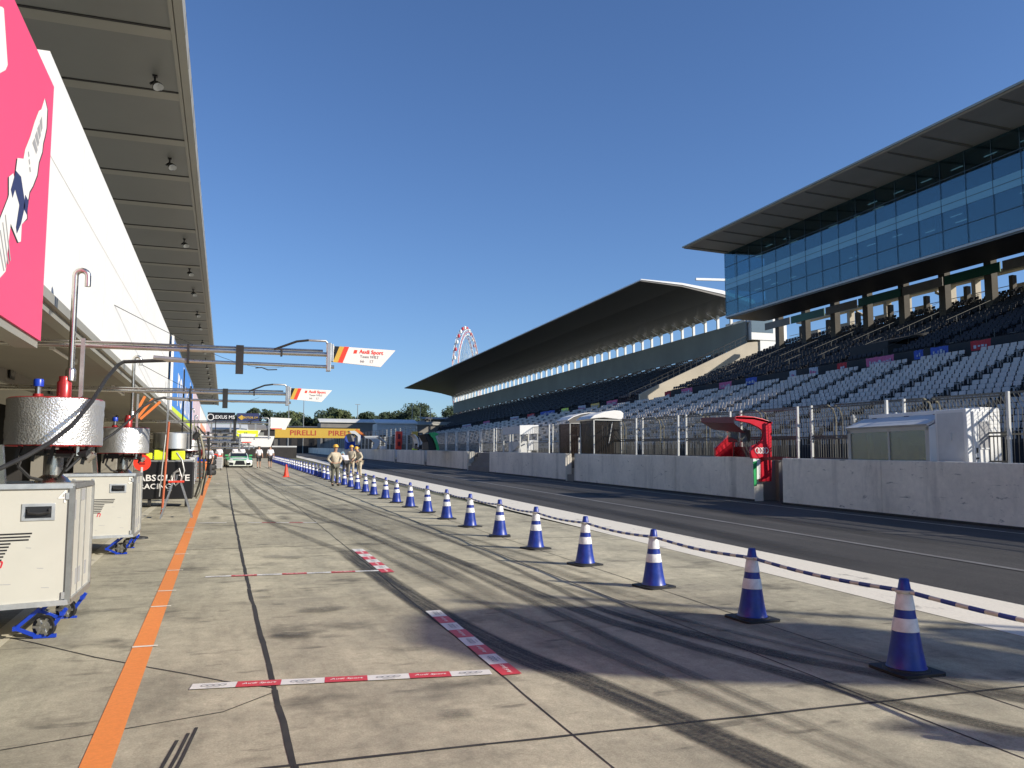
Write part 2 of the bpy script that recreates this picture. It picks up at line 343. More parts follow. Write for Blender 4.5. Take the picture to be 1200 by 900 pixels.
# paint
S('white_strip',sheet(6.75,8.1,-40,330,.004,2,60,fx=.0305),'white_paint')
S('edge_line',sheet(15.05,15.15,-40,330,.004,1,60,fx=.0245),'thin_paint')
S('faded_line',sheet(10.25,10.40,-40,90,.004,1,90,fx=.043),'faint_paint')
S('orange_line',sheet(-.66,-.50,-20,110,.004,1,60,fx=-.0022),'orange')
S('apron_line',sheet(-1.90,-1.72,-10,90,.004,1,60),'apron')
def ribbon(mb,pts,w,dens,dz,store):
    P=[]
    pp=[pts[0]]+list(pts)+[pts[-1]]
    for i in range(1,len(pp)-2):
        p0,p1,p2,p3=pp[i-1],pp[i],pp[i+1],pp[i+2]
        for k in range(8):
            t=k/8; P.append(tuple(.5*((2*p1[a])+(-p0[a]+p2[a])*t+(2*p0[a]-5*p1[a]+4*p2[a]-p3[a])*t*t+(-p0[a]+3*p1[a]-3*p2[a]+p3[a])*t**3) for a in (0,1)))
    P.append(tuple(pts[-1][:2])); n=len(P); o=len(mb.v); vs=[]; L=0
    for i,p in enumerate(P):
        a=P[max(0,i-1)];b=P[min(n-1,i+1)]; dx,dy=b[0]-a[0],b[1]-a[1]; l=math.hypot(dx,dy) or 1
        ww=w*(1 if not callable(w) else 1) ; nx,ny=-dy/l,dx/l
        if i: L+=math.hypot(p[0]-P[i-1][0],p[1]-P[i-1][1])
        fade=min(1,i/5,(n-1-i)/5)
        for s_ in (-.5,.5):
            x=p[0]+nx*ww*s_; y=p[1]+ny*ww*s_; vs.append((x,y,gz(y)+dz)); store.append((s_+.5,L+dz*5000,dens*fade))
    mb.add(vs,[(2*i,2*i+1,2*i+3,2*i+2) for i in range(n-1)])
mk=MB(); st=[]
rb=[([(1.9,14.5),(1.98,11.3),(2.1,8.5),(2.3,6.7),(2.55,5.6),(2.75,4.5),(2.95,3)],.34,.95),
    ([(3.1,15.5),(3.4,11.4),(3.55,8.1),(3.72,7),(3.95,5.9),(4.3,4.5),(4.9,3.2)],.22,.75),
    ([(3.3,35),(3.62,27),(3.72,21.9),(3.9,16.7),(3.95,12.8),(3.85,9.5),(3.8,8.0),(4.1,6.5)],.13,.6),
    ([(3.8,8.3),(4.05,6.9),(4.5,5.6),(5.3,4.2),(6.3,3)],.26,.75),
    ([(1.2,60),(1.6,45),(2.2,30),(2.9,20),(3.2,15),(3.3,9),(3.1,4)],.3,.3),
    ([(.9,50),(1.1,35),(1.7,24),(2.6,17),(2.9,12.5),(3.0,8)],.26,.45),
    ([(1.4,70),(2.5,40),(3.3,26),(4.1,17),(4.4,11),(4.3,7),(4.5,3)],.25,.2),
    ([(2.4,20),(2.5,15),(2.6,11),(2.75,8),(3.0,5)],.5,.18),
    ([(.3,40),(.7,28),(1.0,20),(1.5,16),(2.0,13)],.22,.4),
    ([(-.4,30),(.2,24),(1.1,19.5),(2.2,16.5)],.18,.35),
    ([(3.2,25),(3.7,18),(4.2,12),(4.6,8),(5.2,5),(6,3)],.3,.28),
    ([(1.0,90),(1.6,50),(2.6,25),(3.1,14),(3.3,7),(3.5,3)],.12,.5),([(1.8,90),(2.6,55),(3.6,28),(4.4,15),(4.75,9)],.14,.5),([(.6,70),(1.3,38),(2.0,25),(2.7,15),(2.9,10)],.12,.45),([(2.2,16),(2.6,10),(3.0,6.5),(3.4,3)],.14,.45),([(3.5,12),(4.4,7),(5.4,4.2),(6.5,2.6)],.12,.5),([(2.0,80),(2.3,40),(3.0,24),(3.4,16)],.5,.3),
    ([(.6,13.5),(.95,13.2),(1.3,13.25)],.35,.4),([(.75,9.0),(1.0,8.9),(1.25,9.05)],.3,.5),([(.45,7.9),(.62,7.8),(.85,7.8)],.22,.55),([(.33,10.3),(.6,10.25)],.16,.9),([(.35,9.85),(.6,9.8)],.12,.7),
    ([(1.3,5.25),(1.6,5.2)],.18,.6),([(1.2,20.5),(1.6,20.5)],1.2,.7),([(-.3,20.8),(.0,20.8)],1.2,.6),
    ([(3.1,80),(3.3,60),(3.4,45),(3.6,34)],.2,.5),([(8.8,9),(9.8,20),(10.6,40),(11.5,70),(12.5,100)],.7,.5),([(12.1,9),(12.8,20),(13.4,40),(14.4,70)],.8,.5)]
for i,(p,w,d) in enumerate(rb): ribbon(mk,p,w,d,.0045+.0006*i,st)
o=S('tyre_marks',mk,'rubber'); me=o.data
me.uv_layers.new(name='UVMap'); me.attributes.new('mark_strength','FLOAT','POINT')
at=me.attributes['mark_strength']; uvl=me.uv_layers['UVMap']
for i,s_ in enumerate(st): at.data[i].value=s_[2]
uvl=me.uv_layers['UVMap']
for lp in me.loops: uvl.data[lp.index].uv=st[lp.vertex_index][:2]
# joints between the slabs
jm=MB(); js=[]
def line(pts,w,dz=.0025):
    for a,b in zip(pts,pts[1:]):
        n=max(1,int(math.hypot(b[0]-a[0],b[1]-a[1])/.35)); px=[]
        for i in range(n+1):
            t=i/n; j=random.uniform(-.006,.006); px.append((a[0]+(b[0]-a[0])*t+j,a[1]+(b[1]-a[1])*t+j))
        l=math.hypot(b[0]-a[0],b[1]-a[1]); nx,ny=-(b[1]-a[1])/l*w/2,(b[0]-a[0])/l*w/2
        for p,q in zip(px,px[1:]):
            s1=random.uniform(.7,1.2)
            jm.add([(p[0]-nx*s1,p[1]-ny*s1,gz(p[1]-ny*s1)+dz),(q[0]-nx,q[1]-ny,gz(q[1]-ny)+dz),(q[0]+nx,q[1]+ny,gz(q[1]+ny)+dz),(p[0]+nx*s1,p[1]+ny*s1,gz(p[1]+ny*s1)+dz)],[(0,1,2,3)])
line([(.43,-10),(.40,4.7),(.33,10.5),(.24,26),(.2,90)],.042)
line([(2.0,-5),(2.0,14),(1.95,60)],.014); line([(4.22,-5),(4.2,11),(4.15,60)],.016); line([(5.0,-5),(5.02,90)],.013)
line([(-9,4.9),(.4,4.7),(7.1,4.55)],.03,.0034); line([(-1.6,5.3),(.04,5.75),(.37,6.09)],.012,.0034); line([(-1.75,8.52),(-.94,7.54),(.03,6.5),(.37,6.2)],.014,.0034)
for y in (14.7,24.7,34.7,44.7,54.7): line([(-9,y),(7.1,y)],.02,.0034)
for i in range(3): line([(-.35+.06*i,4.2+.15*i),(-.2+.05*i,5.3+.1*i)],.02,.003)
S('pavement_joints',jm,'joint')
hm=MB()
for x0,x1,y in [(-.68,-.48,v) for v in (7.75,9.6,10.6,12.3,14.1,17.6,18.6)]: hm.add([(x0,y,gz(y)+.0075),(x1,y,gz(y)+.0075),(x1,y+.05,gz(y+.05)+.0075),(x0,y+.05,gz(y+.05)+.0075)],[(0,1,2,3)])
for x,y in [(-.2,30),(.9,33),(-.3,40),(1.2,45)]: hm.add([(x,y,gz(y)+.006),(x+.16,y,gz(y)+.006),(x+.16,y+.25,gz(y+.25)+.006),(x,y+.25,gz(y+.25)+.006)],[(0,1,2,3)])
S('paint_ticks',hm,'white_paint')
# ---------------------------------------------------------------- tape strips
def tape(p0,p1,w,segs,label,first,logo=True,far=False):
    p0=Vector((p0[0],p0[1],gz(p0[1])+.006)); p1=Vector((p1[0],p1[1],gz(p1[1])+.006)); d=p1-p0; L=d.length; x=d.normalized(); y=Vector((0,0,1)).cross(x).normalized()
    root=thing('box_tape',label,'tape',p0,group='printed tape strips on the pit lane'); T0=basis((0,0,0),x,y)
    for k in range(segs):
        c=(k+first)%2; mb=MB(); a=L*k/segs; b=L*(k+1)/segs; jit=[random.uniform(-.004,.004) for _ in range(4)]
        mb.add([T0@Vector(q) for q in ((a,-w/2+jit[0],c*.001),(b,-w/2+jit[1],c*.001),(b,w/2+jit[2],c*.001),(a,w/2+jit[3],c*.001))],[(0,1,2,3)])
        o=mb.build('tape_segment',['tapew','tapered'][c],root)
        if logo and c==0:
            ink=MB(); rings(ink,0,0,.026,.042,T0@Matrix.Translation(((a+b)/2,0,.003)),w=.3)
            ink.add([T0@Vector(q) for q in (((a+b)/2-.045,-.052,.003),((a+b)/2+.045,-.052,.003),((a+b)/2+.045,-.045,.003),((a+b)/2-.045,-.045,.003))],[(0,1,2,3)])
            ink.build('ring_emblem','gink',o)
        if logo and c==1: text('lettering','Audi Sport',.052,'wink',o,T0@Matrix.Translation(((a+b)/2,0,.004)),shear=.3,extr=.0004)
    return root
tape((-.17,6.40),(1.95,6.12),.15,7,'nearest red and white tape strip running across the pit lane over the dark joint',0)
tape((2.08,6.0),(2.09,8.55),.155,8,'red and white tape strip lying lengthwise in the big shadow',1)
tape((-.18,11.6),(2.05,11.5),.12,7,'second red and white tape strip across the pit lane, beyond the shadow',0)
tape((2.14,11.3),(2.13,14.0),.18,8,'lengthwise red and white tape strip at the far corner of the second marked box',1)
tape((-.5,19.7),(.1,19.6),.12,1,'short white tape strip left of the joint, far up the lane',0,False)
tape((.55,19.5),(2.0,19.1),.12,5,'third and farthest tape strip across the lane, small and pale',0,False)
# ---------------------------------------------------------------- cones
CG='blue and white cones along the pit lane'
def make_cone(label):
    r=thing('traffic_cone',label,'traffic cone',group=CG)
    b=MB(); pts=[]
    h=.205
    for cx,cy in ((1,1),(-1,1),(-1,-1),(1,-1)):
        a0=math.atan2(cy,cx)
        for k in range(4):
            t=a0-PI/4+PI/2*k/3; pts.append((cx*(h-.05)+.05*math.cos(t),cy*(h-.05)+.05*math.sin(t),.0))
    b.prism(pts,(0,0,.022)); b.lathe([(.175,.022),(.165,.034),(.15,.036)],24)
    b.build('base','black',r,smooth=True)
    R0=lambda z:.036+(.70-z)/.67*.104
    c=MB(); Z=[.03,.05,.3,.405,.465,.6,.695,.70]; 
    c.lathe([(.15,.034),(R0(.05)+.004,.05)]+[(R0(z),z) for z in (.15,.3,.405,.465,.6)]+[(.035,.694),(.028,.70),(.012,.70)],24)
    c.build('body','bluec',r,smooth=True)
    for z0,z1 in ((.305,.405),(.467,.605)):
        s_=MB(); s_.lathe([(R0(z0)+.0005,z0),(R0(z0)+.003,z0+.003),(R0(z1)+.003,z1-.003),(R0(z1)+.0005,z1)],24); s_.build('sleeve','whitec',r,smooth=True)
    return r
NC=49; cone0=make_cone('nearest blue and white traffic cone, at the right of the frame')
for i in range(NC):
    y=5.18+2.015*i if i<12 else 5.18+2.015*i+random.uniform(-.08,.08)
    lab='nearest blue and white traffic cone, at the right of the frame' if i==0 else (f'{ORD[i]} nearest blue and white traffic cone of the long row' if i<20 else 'small distant blue and white cone crowded with others far up the row')
    c=cone0 if i==0 else copy_tree(cone0,label=lab)
    c.location=(5.0+.0015*y+random.uniform(-.02,.02),y,gz(y)); c.rotation_euler=(SL+random.uniform(-.012,.012),random.uniform(-.015,.015),random.uniform(-.35,.35))
    if i==0: CP=[]
    CP.append(Vector(c.location))
def make_bar(a,b,label):
    root=thing('cone_bar',label,'barrier pole',a,group='striped poles linking the cones')
    d=b-a; L=d.length; x=d.normalized(); y=Vector((0,0,1)).cross(x); T=basis((0,0,0),x,y)
    w=MB(); bl=MB(); 
    def P(t): return T@Vector((t,0,.605-.03*math.sin(PI*t/L)))
    n=12; w.tube([P(.07+(L-.14)*k/n) for k in range(n+1)],.0165,8)
    for e in (0,L):
        w.tube([T@Vector((e+.062*math.cos(2*PI*k/14),.062*math.sin(2*PI*k/14),.60+.008*(e>0))) for k in range(14)],.008,6,closed=True)
    for k in range(8):
        t=.18+k*(L-.36)/7; bl.tube([P(t-.065),P(t),P(t+.065)],.0172,8)
    w.build('pole','barw',root,smooth=True); bl.each('stripe','blues',root,smooth=True); return root
near0=Vector((5.02,3.16,gz(3.16)))
pts=[near0]+CP
for i in range(27):
    lab='nearest striped pole, leaving the frame at the right' if i==0 else (f'striped pole between the {ORD[i-1]} and {ORD[i]} nearest blue cones' if i<20 else 'striped pole among the small distant cones')
    make_bar(pts[i],pts[i+1],lab)
c=copy_tree(cone0,loc=near0,rz=.1,label='blue and white cone just outside the right edge holding the nearest pole')
# small orange cone
r=thing('orange_cone','small bright red orange cone standing alone in the middle of the pit lane','traffic cone',(3.3,48,gz(48)))
b=MB(); b.box(-.19,.19,-.19,.19,0,.03); b.build('base','orangec',r,bevel=.01)
b=MB(); b.lathe([(.15,.03),(.035,.69),(.02,.70)],18); b.build('body','orangec',r,smooth=True)
# ---------------------------------------------------------------- barrier wall along the lane
K=.0245
def wx(y): return 15.85+K*y
def along(name,mb,m,**k): return mb
FW=Matrix.Rotation(-math.atan(K),4,'Z')   # frame whose +Y follows the wall
def loc_w(x,y): # point in wall frame (a, y) -> world
    return Vector((x+K*y,y,gz(y)))
segs=[(-12,21.7),(23.2,38.9),(40.1,54.4),(60.4,75.2),(76.5,91.2),(93,130),(131.5,200),(201,300)]
names=['pale concrete barrier under the white timing cabin','scuffed concrete barrier below the red booth','concrete barrier below the white framed stand','concrete barrier section with a pale post at its near end','plain barrier section behind the yellow helmeted workers','barrier section left of the workers','far barrier section under the yellow advertising bridge','farthest barrier section at the end of the straight']
for (y0,y1),nm in zip(segs,names):
    base=loc_w(15.85,y0); r=thing('concrete_barrier',nm,'barrier wall',base,group='pit wall sections')
    b=MB(); n=max(1,int((y1-y0)/4)); 
    for k in range(n):
        a=y0+(y1-y0)*k/n; c=y0+(y1-y0)*(k+1)/n-.012
        q=[]
        for yy in (a,c):
            for xx,zz in ((15.85,-.05),(16.2,-.05),(16.2,1.40),(15.90,1.42),(15.87,1.41)):
                q.append(Vector((xx+K*yy,yy,gz(yy)+zz))-base)
        b.add(q,[(4,3,2,1,0),(5,6,7,8,9)]+[(i,(i+1)%5,5+(i+1)%5,5+i) for i in range(5)])
    b.build('panel','wallc',r,bevel=.008)
    b=MB(); q=[]
    for yy in (y0,y1):
        for xx,zz in ((15.80,-.04),(15.86,-.04),(15.86,.06),(15.80,.05)): q.append(Vector((xx+K*yy,yy,gz(yy)+zz))-base)
    b.add(q,[(3,2,1,0),(4,5,6,7)]+[(i,(i+1)%4,4+(i+1)%4,4+i) for i in range(4)]); b.build('kerb_foot','joint',r)
# platform behind the wall and steps in the gaps
pb=MB()
def slab(mb,x0,x1,y0,y1,z0,z1):
    q=[]
    for yy in (y0,y1):
        for xx,zz in ((x0,z0),(x1,z0),(x1,z1),(x0,z1)): q.append((xx+K*yy,yy,gz(yy)+zz))
    mb.add(q,[(3,2,1,0),(4,5,6,7)]+[(i,(i+1)%4,4+(i+1)%4,4+i) for i in range(4)])
slab(pb,16.9,18.6,-12,21.6,-.05,1.32); slab(pb,17.9,18.6,21.6,23.3,-.05,1.32); slab(pb,16.9,18.6,23.3,300,-.05,1.32)
for y0,y1 in segs: slab(pb,16.21,16.9,y0+.3,y1-.3,-.05,1.32)
S('platform',pb,'greyc')
for (a,b_),nm in zip([(21.7,23.2),(38.9,40.1),(54.4,60.4),(75.2,76.5),(91.2,93)],['concrete steps in the wall gap beside the red booth','concrete steps in the dark narrow wall gap by the curtained kiosk','concrete steps in the wide wall gap','concrete step in the narrow gap right of the workers','concrete step in the farthest wall gap']):
    base=loc_w(15.9,a); r=MB()
    q=(1.0 if a==21.7 else 0)
    for k in range(4): slab(r,15.95+q+.25*k,16.9+q,a,b_-.18*q,-.04,.33*(k+1)-.02*(k==3))
    r.v=[v-base for v in r.v]; o=r.build('access_steps','greyc'); o.location=base; setp(o,nm,'steps',group='steps through the pit wall gaps')
# white and brown end plates seen in gaps
def gapsign(y,m,lab,z0=.55,z1=1.4,x0=15.95,x1=16.35):
    base=loc_w(x0,y); b=MB(); b.box(0,x1-x0,-.02,.02,z0,z1); b.box(.05,x1-x0-.05,-.026,-.021,z0+.06,z1-.06)
    o=b.build('advertising_board',m); o.location=base; setp(o,lab,'board')
gapsign(21.78,'brown','rust brown plate on the wall end right of the red booth',.75,1.4,16.22,16.7)
gapsign(60.2,'cream','lit cream panel in the wide wall gap'); gapsign(76.3,'wink','bright white panel in the narrow wall gap right of the workers'); gapsign(92.8,'wink','bright white panel in the farthest wall gap')
# ---------------------------------------------------------------- fence panels
def make_fence(W=3.25,H=1.72):
    r=thing('mesh_fence','x','fence',group='mesh fence panels on the pit wall platform')
    for s_ in (0,1):
        p=MB(); yy=s_*W; p.box(-.035,.035,yy-.035,yy+.035,.012,H+.03); p.box(-.11,.11,yy-.09,yy+.09,0,.012); p.box(-.045,.045,yy-.045,yy+.045,.62,.70); p.build('post','postw',r,bevel=.005)
    f=MB()
    for z in (.10,.70,.78,H-.06): f.box(-.015,.015,.036,W-.036,z-.02,z+.02)
    f.build('rail','fencebar',r)
    b=MB(); n=int(W/.105)
    for k in range(1,n): 
        y=W*k/n; b.bar((0,y,.12),(0,y,.68),.017); b.bar((.02,y,.80),(.02,y,H-.08),.010)
    b.build('bars','fencebar',r)
    g=MB()
    for k in range(1,9): g.bar((.02,.04,.8+k*.095),(.02,W-.04,.8+k*.095),.006)
    g.build('wire_mesh','fencebar',r)
    return r
f0=make_fence(); first=True
ys=[6.4,10.35,14.3,18.2,22.15,26.1,30.0,33.9]+[33.9+3.85*k for k in range(1,26)]
near={6.4:0}
for i,y in enumerate(ys):
    if i<2: lab='mesh fence panel just outside the right edge of the frame' if i==0 else 'mesh fence panel at the right edge beyond the white cabin'
    elif i<20: lab=['mesh fence panel directly behind the white timing cabin','mesh fence panel at the left end of the white cabin, below the grey seats','mesh fence panel right behind the red booth','mesh fence panel left of the red booth','mesh fence panel between the red booth and the curtained kiosks','mesh fence panel at the right side of the white topped kiosk'][i-2] if i<8 else f'{ORD[i-7]} mesh fence panel counted leftwards from the two curtained kiosks'
    else: lab='small distant mesh fence panel in the run toward the far end'
    c=f0 if i==0 else copy_tree(f0,label=lab)
    c['label']=lab; c.location=loc_w(17.05,y+.3)+Vector((0,0,1.33)); c.rotation_euler=(math.atan(SL),0,-math.atan(K))
# second, taller tan framed fence behind
def make_tall(W=3.7,H=2.12):
    r=thing('debris_fence','x','fence',group='tan framed fence panels behind the pit wall platform')
    for s_ in (0,1):
        p=MB(); y=s_*W; p.tube([(0,y,0),(0,y,H-.4),(-.10,y,H-.12),(-.3,y,H)],.028,6); p.build('post','tan',r)
    b=MB(); b.bar((-.3,0,H),(-.3,W,H),.05); b.bar((0,0,.06),(0,W,.06),.05); b.bar((0,0,1.1),(0,W,1.1),.04); b.build('rail','fencebar',r)
    g=MB()
    for k in range(1,28): y=W*k/28; g.bar((0,y,.05),(0,y,H-.4),.012); g.bar((0,y,H-.4),(-.3,y,H),.012)
    g.build('bars','fencebar',r); return r
t0=make_tall()
for i in range(9):
    y=6+4.0*i; c=t0 if i==0 else copy_tree(t0)
    c['label']='tan framed fence section outside the right edge of the frame' if i<2 else f'{ORD[i-2]} tan framed fence section from the right edge, behind the platform'
    c.location=loc_w(18.2,y)+Vector((0,0,1.0)); c.rotation_euler=(math.atan(SL),0,-math.atan(K))
# small white round lamps seen on the fence
for i,(y,l) in enumerate([(11.5,'white box lamp on the tan fence near the right edge'),(21.0,'small white lamp unit hanging on the fence right of the red booth'),(27.9,'small white lamp unit on the fence left of the red booth'),(19.2,'small white camera on the fence top above the white cabin')]):
    b=MB(); b.cyl((0,0,-.11),(0,0,.08),.07,.075,n=12); b.cyl((0,0,.08),(0,0,.13),.075,.03,n=12); b.box(-.02,.12,-.02,.02,-.02,.02)
    o=b.build('fence_lamp','postw',smooth=True); o.location=loc_w(18.05,y)+Vector((0,0,2.65)); setp(o,l,'lamp')
# ---------------------------------------------------------------- white timing cabin
def wallthing(name,label,cat,x,y,group=None): 
    r=thing(name,label,cat,loc_w(x,y)+Vector((0,0,1.33)),-math.atan(K),group); return r
r=wallthing('timing_cabin','white pit wall cabin with sloping glazed front and small door','cabin',16.2,15.2)
b=MB(); b.box(.62,1.25,.0,3.75,.0,1.40); b.box(.20,.62,.0,.95,0,1.36); b.build('body','white',r,bevel=.015)
b=MB(); b.prism([(.0,.96,.98),(.61,.96,1.24),(.61,.96,1.30),(-.08,.96,1.03)],(0,2.95,0)); b.build('roof_slope','pale',r)
b=MB(); b.box(0,.05,.96,3.9,0,.12); b.box(0,.05,.96,1.08,.12,.97); b.box(0,.05,3.78,3.9,.12,.97); b.box(0,.05,2.30,2.36,.12,.97); b.box(0,.06,.96,3.9,.88,.98); b.box(.05,.61,3.84,3.9,0,1.1); b.build('window_frame','cream',r)
b=MB(); b.prism([(.0,.955,.0),(.61,.955,.0),(.61,.955,1.22),(.0,.955,.96)],(0,-.02,0)); b.build('side_wall','white',r)
for y0,y1 in ((1.08,2.30),(2.36,3.78)):
    b=MB(); b.box(.02,.03,y0,y1,.12,.88); b.build('pane','dirtyglass',r)
b=MB(); b.box(.38,1.02,-.03,-.004,.03,1.30); d=b.build('door','white',r,bevel=.006)
b=MB(); b.box(.52,.84,-.036,-.031,.42,1.05); b.build('door_pane','gink',d)
b=MB(); b.box(.50,.86,-.045,-.031,1.05,1.08); b.box(.50,.86,-.045,-.031,.39,.42); b.box(.50,.52,-.045,-.031,.42,1.05); b.box(.84,.86,-.045,-.031,.42,1.05); b.build('frame','white',d)
b=MB(); b.box(.44,.47,-.06,-.03,.3,.42); b.box(.42,.50,-.05,-.03,.15,.19);b.build('handle','black',d)
for y in (.1,1.2,2.2,3.4): b=MB(); b.box(.56,.62,y,y+.16,1.22,1.30); b.build('bracket','black',r)
b=MB(); b.box(.190,.199,.08,.87,.08,1.28); b.box(.15,.19,.42,.46,.6,.78); b.build('side_panel','pale',r)
b=MB(); b.box(.10,.5,3.0,3.05,.12,.85); b.box(.1,.5,1.4,1.8,.12,.5); b.box(.25,.3,2.2,2.9,.3,.75); b.build('equipment','cream',r)
# ---------------------------------------------------------------- red booth with four rings
def aty(x,y,Y):
    fw=Vector((fh[0]*math.cos(PITCH),fh[1]*math.cos(PITCH),math.sin(PITCH))); rt=Vector((math.cos(YAW),-math.sin(YAW),0)); up=rt.cross(fw)
    d=fw+rt*((x-600)/F)-up*((y-450)/F); t=Y/d.y; return Vector((0,0,CAMZ))+d*t
def plate(px,Y,th,m,name,par,bev=.01,off=0):
    b=MB(); b.prism([aty(x,y,Y)+Vector((0,off,0)) for x,y in px],(0,th,0)); return b.build(name,m,par,world=Matrix(),bevel=bev)
def zz(o,sc_,pts): return [(o[0]+x/sc_,o[1]+y/sc_) for x,y in pts]
r=wallthing('team_booth','glossy red pit wall booth with curved canopy and four white rings','booth',16.1,23.3)
A=(820,480)
near_=[(345,65),(420,58),(520,68),(600,85),(690,118),(690,688),(582,690),(580,470),(500,468),(488,400),(500,350),(560,325),(600,290),(614,240),(605,200),(560,168),(480,130),(345,102)]
plate(zz(A,8.18,near_),23.08,.10,'red','side_arch',r)
far_=[(330,118),(230,180),(282,232),(215,310),(150,370),(155,452),(330,452),(338,300),(335,200)]
plate(zz(A,8.18,far_),25.75,.10,'red','far_arch',r)
p0=aty(862,488.5,23.08);p1=aty(905,494.5,23.08);q0=aty(821.5,489.5,25.75);q1=aty(870,492,25.75)
pm=(p0+p1)/2+Vector((0,0,.06)); qm=(q0+q1)/2+Vector((0,0,.05))
b=MB(); 
for dz in (0,): b.add([p0,pm,p1,q1,qm,q0]+[v-Vector((0,0,.06)) for v in (p0,pm,p1,q1,qm,q0)],[(0,1,4,5),(1,2,3,4),(6,11,10,7),(7,10,9,8),(0,5,11,6),(2,8,9,3),(0,6,7,1),(1,7,8,2),(5,4,10,11),(4,3,9,10)])
b.build('roof','red',r,world=Matrix())
b=MB(); o_=Vector((0,.1,0)); b.add([p0+o_,q0,q0-Vector((0,0,.16)),p0+o_-Vector((0,0,.20)),p0+o_+Vector((.45,0,-.52)),q0+Vector((.5,0,-.42))],[(0,1,2,3),(3,2,5,4)]); b.build('visor','dred',r,world=Matrix())
X0=aty(884,535,23.35); X1=aty(850,535,25.75)
b=MB(); b.add([p0+Vector((.45,.12,-.52)),q0+Vector((.5,0,-.42)),Vector((X1.x+.25,25.7,1.83)),Vector((X0.x+.05,23.5,1.75))],[(0,1,2,3)]); b.build('front_pane','clear',r,world=Matrix())
b=MB(); b.prism([(16.8,23.5,1.75),(17.3,23.5,1.75),(17.35,25.7,1.8),(16.85,25.7,1.8)],(0,0,.05)); b.build('desk','steel',r,world=Matrix())
b=MB(); b.box(17.0,17.05,24.2,24.75,2.35,2.75); b.box(17.0,17.05,24.9,25.5,2.35,2.75); b.box(17.01,17.04,24.45,24.5,1.8,2.35); b.box(17.01,17.04,25.2,25.25,1.8,2.35); b.build('monitor','blackp',r,world=Matrix(),bevel=.01)
b=MB(); b.prism([(17.3,23.45,1.8),(17.35,25.7,1.85),(17.35,25.7,2.2),(17.3,23.45,2.15)],(.03,0,0)); b.build('back_panel','dred',r,world=Matrix())
c_=aty(820+595/8.18,480+392/8.18,23.07); k_=(aty(910,528,23.08)-aty(900,528,23.08)).length/10
b=MB(); T=basis(c_,(1,0,0),(0,0,1)); rings(b,0,0,3.0*k_,3.3*k_,T,w=.26); b.build('ring_emblem','wink',r,world=Matrix())
plate(zz(A,8.18,[(512,470),(580,474),(580,660),(520,680)]),23.03,.02,'white','banner_back',r,0)
plate(zz(A,8.18,[(514,500),(548,490),(548,730),(522,735)]),23.0,.02,'green','banner_stripe',r,0)
b=MB(); b.box(-.05,.1,-1.55,-.15,.0,.10); b.build('tray','dred',r,bevel=.01)
for nm in ('front','rail'): pass
# ---------------------------------------------------------------- curtained kiosks
def kiosk(label,Y,L,roofpx,bodypx,thin):
    a=aty(*bodypx[0],Y); base=Vector((a.x,Y,gz(Y)+1.33)); r=thing('curtain_kiosk',label,'kiosk',base,0,'kiosks with curved roofs')
    W=Matrix(); c0=aty(*bodypx[0],Y); c1=aty(*bodypx[1],Y); zt=aty(*bodypx[2],Y).z; zb=base.z
    plate(roofpx,Y-.05,L+.1,'wink','roof',r,.03 if not thin else 0)
    if thin:
        n=len(roofpx)//2; plate(roofpx[:n]+[(bodypx[1][0],bodypx[2][1]),(bodypx[0][0],bodypx[2][1])],Y+.02,.05,'roofd','gable',r,0)
    b=MB(); n=24; x0,x1=c0.x+.05,c1.x-.05
    for k in range(n):
        xa=x0+(x1-x0)*k/n; xb=x0+(x1-x0)*(k+1)/n; b.add([(xa,Y+.05+.025*(k%2),zb),(xb,Y+.05+.025*((k+1)%2),zb),(xb,Y+.05+.025*((k+1)%2),zt),(xa,Y+.05+.025*(k%2),zt)],[(0,1,2,3)])
        ya=Y+.05+L*k/n; yb=Y+.05+L*(k+1)/n
        b.add([(x0+.025*(k%2),ya,zb),(x0+.025*((k+1)%2),yb,zb),(x0+.025*((k+1)%2),yb,zt),(x0+.025*(k%2),ya,zt)],[(0,1,2,3)])
    b.build('curtain','curtain',r,world=W)
    p=MB()
    for xx in (x0-.04,x1+.04):
        for yy in (Y,Y+L): p.bar((xx,yy,zb),(xx,yy,zt),.05)
    p.bar((x0,Y-.0,zt),(x1,Y-.0,zt),.04); p.bar((x0+.75,Y+.0,zb+.6),(x0+.95,Y+.0,zt-.1),.03); p.build('frame','postw' if not thin else 'galv',r,world=W)
    b=MB(); b.box(x0+.3,x1-.2,Y+.4,Y+L-.2,zb,zb+1.0); b.box(x0+.4,x0+.5,Y+.3,Y+1,zb+1.1,zb+1.5); b.build('equipment','black',r,world=W)
    return r
B=(600,470)
kiosk('dark curtained kiosk with a fat curved white roof',36.6,1.6,zz(B,6.667,[(607,140),(640,112),(720,84),(800,72),(850,76),(872,95),(870,125),(855,146),(790,138),(720,130),(660,134)]),[(696,531),(728.5,531),(700,492)],False)
kiosk('dark curtained kiosk with thin white rimmed arched roof, left of the white topped one',40.2,1.5,zz(B,6.667,[(435,146),(480,118),(540,98),(600,89),(665,91),(665,97),(600,95),(540,105),(480,126),(437,152)]),[(668,530),(694,530),(668,496)],True)
r=wallthing('barrier_post','white upright post in the narrow wall gap by the curtained kiosk','post',16.3,39.3); b=MB(); b.bar((0,0,-1.1),(0,-.02,.9),.08); b.box(-.06,.06,-.06,.06,-1.12,-1.08); b.build('pole','postw',r)
